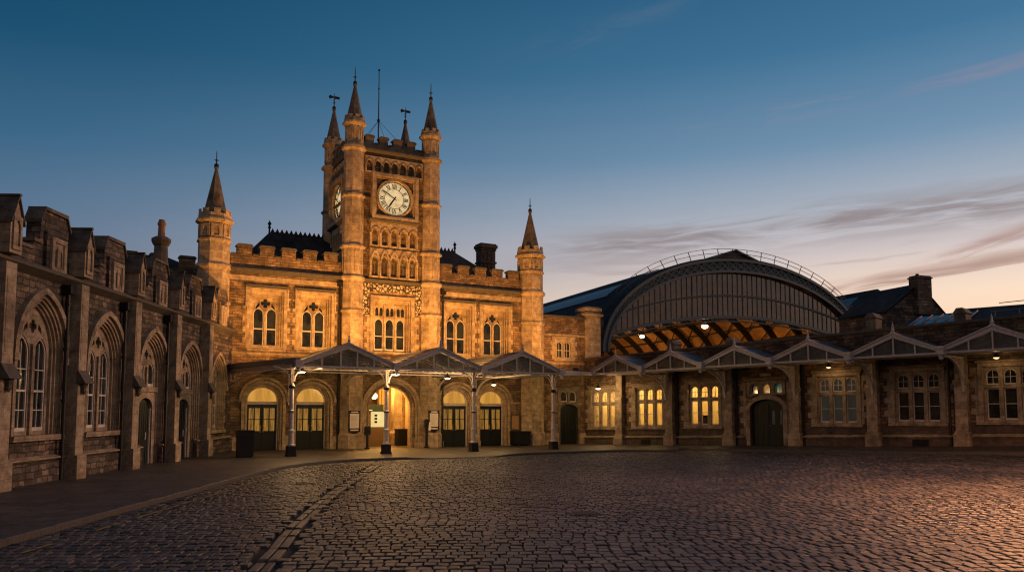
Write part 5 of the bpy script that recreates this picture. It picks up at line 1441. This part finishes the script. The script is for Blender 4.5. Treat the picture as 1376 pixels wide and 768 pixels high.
mb = MB(); mb.box(-2, 26, 0, 7, -.3, 7.3); mb.build('wall', brick_d, lr2)
mb = MB(); mb.add([(-2.2,-.2,7.3),(26.2,-.2,7.3),(26.2,3.5,9.2),(-2.2,3.5,9.2),(26.2,7.2,7.3),(-2.2,7.2,7.3)], [(0,1,2,3),(3,2,4,5),(0,3,5),(1,4,2)]); mb.build('roof', slate, lr2)

# ------------------------------------------------------------------ lamps
WARM = (1.0, .60, .25)
def canopy_lamp(loc, rz, label, power, r=.17, small=False):
    e = empty('canopy_lamp', loc, rz, label, 'lamp', 'lamps under the canopies')
    mb = MB(); mb.lathe(0, 0, [(r, -.02), (r, .04), (r*.6, .10), (.03, .12), (.03, .25)], 14); mb.build('housing', black, e)
    mb = MB(); mb.lathe(0, 0, [(.02, -.085), (r*.6, -.075), (r*.92, -.03), (r*.92, -.018)], 14); mb.build('diffuser', lamp_s if small else lamp_g, e, smooth=True)
    l = light('lamp_light', 'POINT', (0,0,-.24), power, WARM, .10); l.parent = e
def cm(t, n, z): return (*to_w(M_O, M_A, t, -n), z)
def cr(t, n, z): return (*to_w(R_O, R_A, t, -n), z)
PW = 250
canopy_lamp(cm(.95, 6.6, 3.88), M_A, 'bright bulkhead lamp at the far left gutter of the entrance canopy', PW, .2)
canopy_lamp(cm(5.55, 6.7, 3.88), M_A, 'bright bulkhead lamp on the canopy gutter above the entrance column', PW, .2)
canopy_lamp(cm(9.1, 5.0, 3.85), M_A, 'glowing lamp under the middle canopy gable right of the entrance arch', PW, .16)
canopy_lamp(cm(12.6, 3.6, 3.62), M_A, 'small glowing lamp in front of the rightmost arched door', PW*.7, .14)
canopy_lamp(cm(20.2, 3.0, 3.55), M_A, 'glowing lamp by the narrow side door at the inner corner', PW*.55, .16)
canopy_lamp(cr(17.0, .9, 4.25), R_A, 'faint small lamp above the curtained dark window of right wing', 16, .12, True)
canopy_lamp(cr(24.4, .9, 4.32), R_A, 'faint small lamp above the window at the far right edge', 11, .13, True)
# unseen-bulb wash from the entrance hall and windows
light('hall_light', 'POINT', cm(7.4, -1.3, 3.3), 420, (1,.50,.12), .2)
light('hall_light_back', 'POINT', cm(8.9, -4.2, 3.4), 420, (1,.50,.12), .2)
light('shed_light', 'POINT', (*to_w((6.5,58), math.radians(23.26), 4.5, 6), 8.0), 900, (1,.52,.16), .4)
light('shed_light_mid', 'POINT', (*to_w((6.5,58), math.radians(23.26), 11.0, 8), 9.2), 1500, (1,.52,.16), .4)
light('shed_light_far', 'POINT', (*to_w((6.5,58), math.radians(23.26), 14, 28), 9.0), 1500, (1,.52,.16), .4)

# floodlights on the canopy valleys wash the front
FL = ((.9, 5.9, 1.0), (.5, 6.1, .9), (5.25, 6.0, .95), (5.65, 6.1, .95), (10.0, 6.1, .95), (10.4, 6.0, .95), (14.75, 6.0, 1.1), (18.2, 3.6, .45))
FP = 1500
FLAB = ('in the leftmost canopy gutter, nearer the first gable', 'in the leftmost canopy gutter, nearer the left wing', 'in the second canopy gutter, nearer the left wing', 'in the second canopy gutter, nearer the entrance', 'in the third canopy gutter, nearer the entrance', 'in the third canopy gutter, nearer the right wing', 'in the rightmost canopy gutter', 'on the flat link roof by the right wing')
for (t, n, f), lab in zip(FL, FLAB):
    z = 4.66 if t == 18.2 else 4.38
    e = empty('floodlight', cm(t, n, z), M_A, 'small black floodlight ' + lab, 'floodlight', 'floodlights on the entrance canopy')
    mb = MB(); mb.M = Matrix.Rotation(math.radians(-40), 4, 'X'); mb.box(-.16, .16, .0, .12, -.1, .1); mb.build('housing', black, e)
    mb = MB(); mb.box(-.02, .02, -.02, .02, -.16, -.05); mb.build('yoke', black, e)
    mb = MB(); mb.M = Matrix.Rotation(math.radians(-40), 4, 'X'); mb.box(-.14, .14, .121, .125, -.08, .08); mb.build('lens', lamp_s, e)
    d = Vector((0, 1, 1.0)).normalized()
    l = light('flood_light', 'SPOT', (0, .2, .18), FP*f, (1.0,.43,.09), .12, d.to_track_quat('-Z', 'Y').to_euler(), spot_size=math.radians(135), spot_blend=.9)
    l.parent = e
# sodium street lamp added unseen past the right edge, to cast the warm pool
sl = empty('added_street_lamp', (14.4, 18.2, g(14.4, 18.2)+COB), 0, 'added tall dark street lamp with orange sodium lantern, out of view on the forecourt', 'street lamp')
mb = MB(); mb.lathe(0, 0, [(.16, -.1), (.16, .9), (.09, 1.0), (.06, 5.6), (.05, 6.0)], 10); mb.bar((0,0,5.95), (-.75,0,6.15), .06); mb.build('post', black, sl)
mb = MB(); mb.box(-1.25, -.65, -.13, .13, 6.1, 6.25); mb.build('lantern', black, sl)
mb = MB(); mb.box(-1.2, -.75, -.1, .1, 6.06, 6.1); mb.build('lens', sodium_g, sl)
l = light('sodium_light', 'SPOT', (-1.0, 0, 6.0), 8800, (1,.41,.17), .15, (0,0,0), spot_size=math.radians(170), spot_blend=.5); l.parent = sl

# ------------------------------------------------------------------ sky and sun
wd = bpy.data.worlds.new('World'); scene.world = wd; wd.use_nodes = True
nt = wd.node_tree; L = nt.links.new; bg = nt.nodes['Background']
tc = N(nt, 'ShaderNodeTexCoord'); sp = N(nt, 'ShaderNodeSeparateXYZ'); L(tc.outputs['Generated'], sp.inputs[0])
def MT(op, a, b=None, c=None, clamp=False):
    n = N(nt, 'ShaderNodeMath', operation=op); n.use_clamp = clamp
    for i, v in enumerate((a, b, c)):
        if v is None: continue
        if isinstance(v, (int, float)): n.inputs[i].default_value = v
        else: L(v, n.inputs[i])
    return n.outputs[0]
az = MT('MULTIPLY', MT('ARCTAN2', sp.outputs[0], sp.outputs[1]), 180/PI)
el = MT('MULTIPLY', MT('ARCSINE', sp.outputs[2]), 180/PI)
nel = MT('DIVIDE', el, 90, clamp=True)
def rp(stops): 
    r = ramp(nt, [(e/90, c) for e, c in stops]); L(nel, r.inputs[0]); return r.outputs[0]
cool = rp([(0, (.17,.19,.23)), (7, (.125,.185,.265)), (12, (.082,.165,.275)), (17, (.034,.122,.228)), (23, (.009,.074,.155)), (30, (.004,.048,.112)), (90, (.003,.028,.075))])
warm = rp([(0, (1.10,.62,.31)), (5, (1.08,.70,.42)), (8, (1.0,.76,.58)), (11, (.68,.59,.58)), (14, (.43,.47,.54)), (18, (.18,.30,.44)), (24, (.058,.18,.32)), (31, (.022,.112,.225)), (90, (.008,.045,.12))])
cz = MT('COSINE', MT('MULTIPLY', MT('SUBTRACT', az, 62), PI/180))
f = N(nt, 'ShaderNodeMapRange', interpolation_type='SMOOTHSTEP'); L(MT('MULTIPLY_ADD', cz, .5, .5), f.inputs[0]); f.inputs[1].default_value = .36; f.inputs[2].default_value = 1.0
mixn = N(nt, 'ShaderNodeMix', data_type='RGBA'); L(f.outputs[0], mixn.inputs[0]); L(cool, mixn.inputs[6]); L(warm, mixn.inputs[7])
col = mixn.outputs[2]
# the sky opposite the afterglow: a dull rose band behind the viewer
bk = N(nt, 'ShaderNodeMapRange', interpolation_type='SMOOTHSTEP'); L(sp.outputs[1], bk.inputs[0]); bk.inputs[1].default_value = .05; bk.inputs[2].default_value = -.7
rose = rp([(0, (.27,.19,.155)), (14, (.29,.215,.19)), (30, (.19,.17,.175)), (50, (.08,.09,.12)), (90, (.008,.045,.10))])
mixb = N(nt, 'ShaderNodeMix', data_type='RGBA'); L(bk.outputs[0], mixb.inputs[0]); L(col, mixb.inputs[6]); L(rose, mixb.inputs[7]); col = mixb.outputs[2]
def band(slope, az0, el0, wid, kx, ky, lo, hi, color, amt, azmin, azmax, seed=0, wob=.6):
    """a long thin cloud: direction noise stretched along the horizon"""
    global col
    cv = N(nt, 'ShaderNodeCombineXYZ'); L(MT('MULTIPLY', az, .06), cv.inputs[0]); cv.inputs[1].default_value = seed
    wn = N(nt, 'ShaderNodeTexNoise', Scale=1.3, Detail=3.0); L(cv.outputs[0], wn.inputs['Vector'])
    c = MT('SUBTRACT', MT('SUBTRACT', el, el0), MT('MULTIPLY', MT('SUBTRACT', az, az0), slope))
    c = MT('SUBTRACT', c, MT('MULTIPLY', MT('SUBTRACT', wn.outputs['Fac'], .5), wob*4))
    m = MT('EXPONENT', MT('MULTIPLY', MT('POWER', MT('ABSOLUTE', MT('DIVIDE', c, wid)), 2), -1))
    v2 = N(nt, 'ShaderNodeCombineXYZ'); L(MT('MULTIPLY', az, kx), v2.inputs[0]); L(MT('MULTIPLY', c, ky), v2.inputs[1]); v2.inputs[2].default_value = seed
    n2 = N(nt, 'ShaderNodeTexNoise', Scale=1.0, Detail=7.0, Roughness=.62); n2.inputs['Distortion'].default_value = .6; L(v2.outputs[0], n2.inputs['Vector'])
    mr = N(nt, 'ShaderNodeMapRange', interpolation_type='SMOOTHSTEP'); L(n2.outputs['Fac'], mr.inputs[0]); mr.inputs[1].default_value = lo; mr.inputs[2].default_value = hi
    e0 = N(nt, 'ShaderNodeMapRange', interpolation_type='SMOOTHSTEP'); L(az, e0.inputs[0]); e0.inputs[1].default_value = azmin; e0.inputs[2].default_value = azmin+8
    e1 = N(nt, 'ShaderNodeMapRange', interpolation_type='SMOOTHSTEP'); L(az, e1.inputs[0]); e1.inputs[1].default_value = azmax; e1.inputs[2].default_value = azmax-8
    k = MT('MULTIPLY', MT('MULTIPLY', MT('MULTIPLY', m, mr.outputs[0]), MT('MULTIPLY', e0.outputs[0], e1.outputs[0])), amt)
    x = N(nt, 'ShaderNodeMix', data_type='RGBA'); L(k, x.inputs[0]); L(col, x.inputs[6]); x.inputs[7].default_value = (*color, 1); col = x.outputs[2]
band(.045, 3, 12.0, 1.2, .085, 1.0, .36, .60, (.27,.22,.225), .86, 0, 75, 3.1, .35)
band(.02, 14, 10.4, .6, .08, 1.1, .45, .65, (.36,.27,.26), .6, -2, 60, 7.7, .5)
band(.12, 24, 8.6, .55, .08, 1.2, .42, .62, (.42,.26,.21), .85, 10, 75, 5.2, .4)
band(.30, 30, 10.2, .45, .12, 1.0, .40, .6, (.44,.27,.23), .75, 21, 60, 9.4, .3)
band(.06, 20, 20.3, .5, .10, .8, .40, .65, (.30,.25,.34), .55, 10, 60, 1.7, .35)
band(.25, 3, 25.5, 1.0, .10, .5, .45, .75, (.12,.17,.26), .35, -8, 18, 2.9, .4)
band(.0, -20, 14, 5, .05, .16, .45, .8, (.13,.16,.22), .35, -60, 20, 6.3, .6)
L(col, bg.inputs['Color']); bg.inputs['Strength'].default_value = 1.0
sun = light('sun', 'SUN', (0,0,60), 1.0, (1,.50,.26)); sun.data.angle = math.radians(14)
v = Vector((-math.sin(math.radians(72))*math.cos(math.radians(17)), -math.cos(math.radians(72))*math.cos(math.radians(17)), -math.sin(math.radians(17))))
sun.rotation_euler = v.to_track_quat('-Z', 'Y').to_euler()

# ------------------------------------------------------------------ camera and colour
cd = bpy.data.cameras.new('camera'); cam = bpy.data.objects.new('camera', cd); C.objects.link(cam); scene.camera = cam
cd.sensor_width = 36; cd.lens = 36*1070/1376; cd.shift_y = 92/1376; cd.clip_end = 3000; cd.clip_start = .1
cam.location = (0, 0, 1.75); cam.rotation_euler = (math.radians(94.5), 0, 0)
scene.view_settings.view_transform = 'Standard'; scene.view_settings.look = 'None'; scene.view_settings.exposure = 0; scene.view_settings.gamma = 1
scene.render.resolution_x = 1024; scene.render.resolution_y = 571
try:
    scene.cycles.use_denoising = True; scene.cycles.filter_width = 1.2; scene.cycles.sample_clamp_direct = 8; scene.cycles.max_bounces = 6; scene.cycles.sample_clamp_indirect = 4; scene.cycles.caustics_reflective = False; scene.cycles.caustics_refractive = False
except Exception: pass
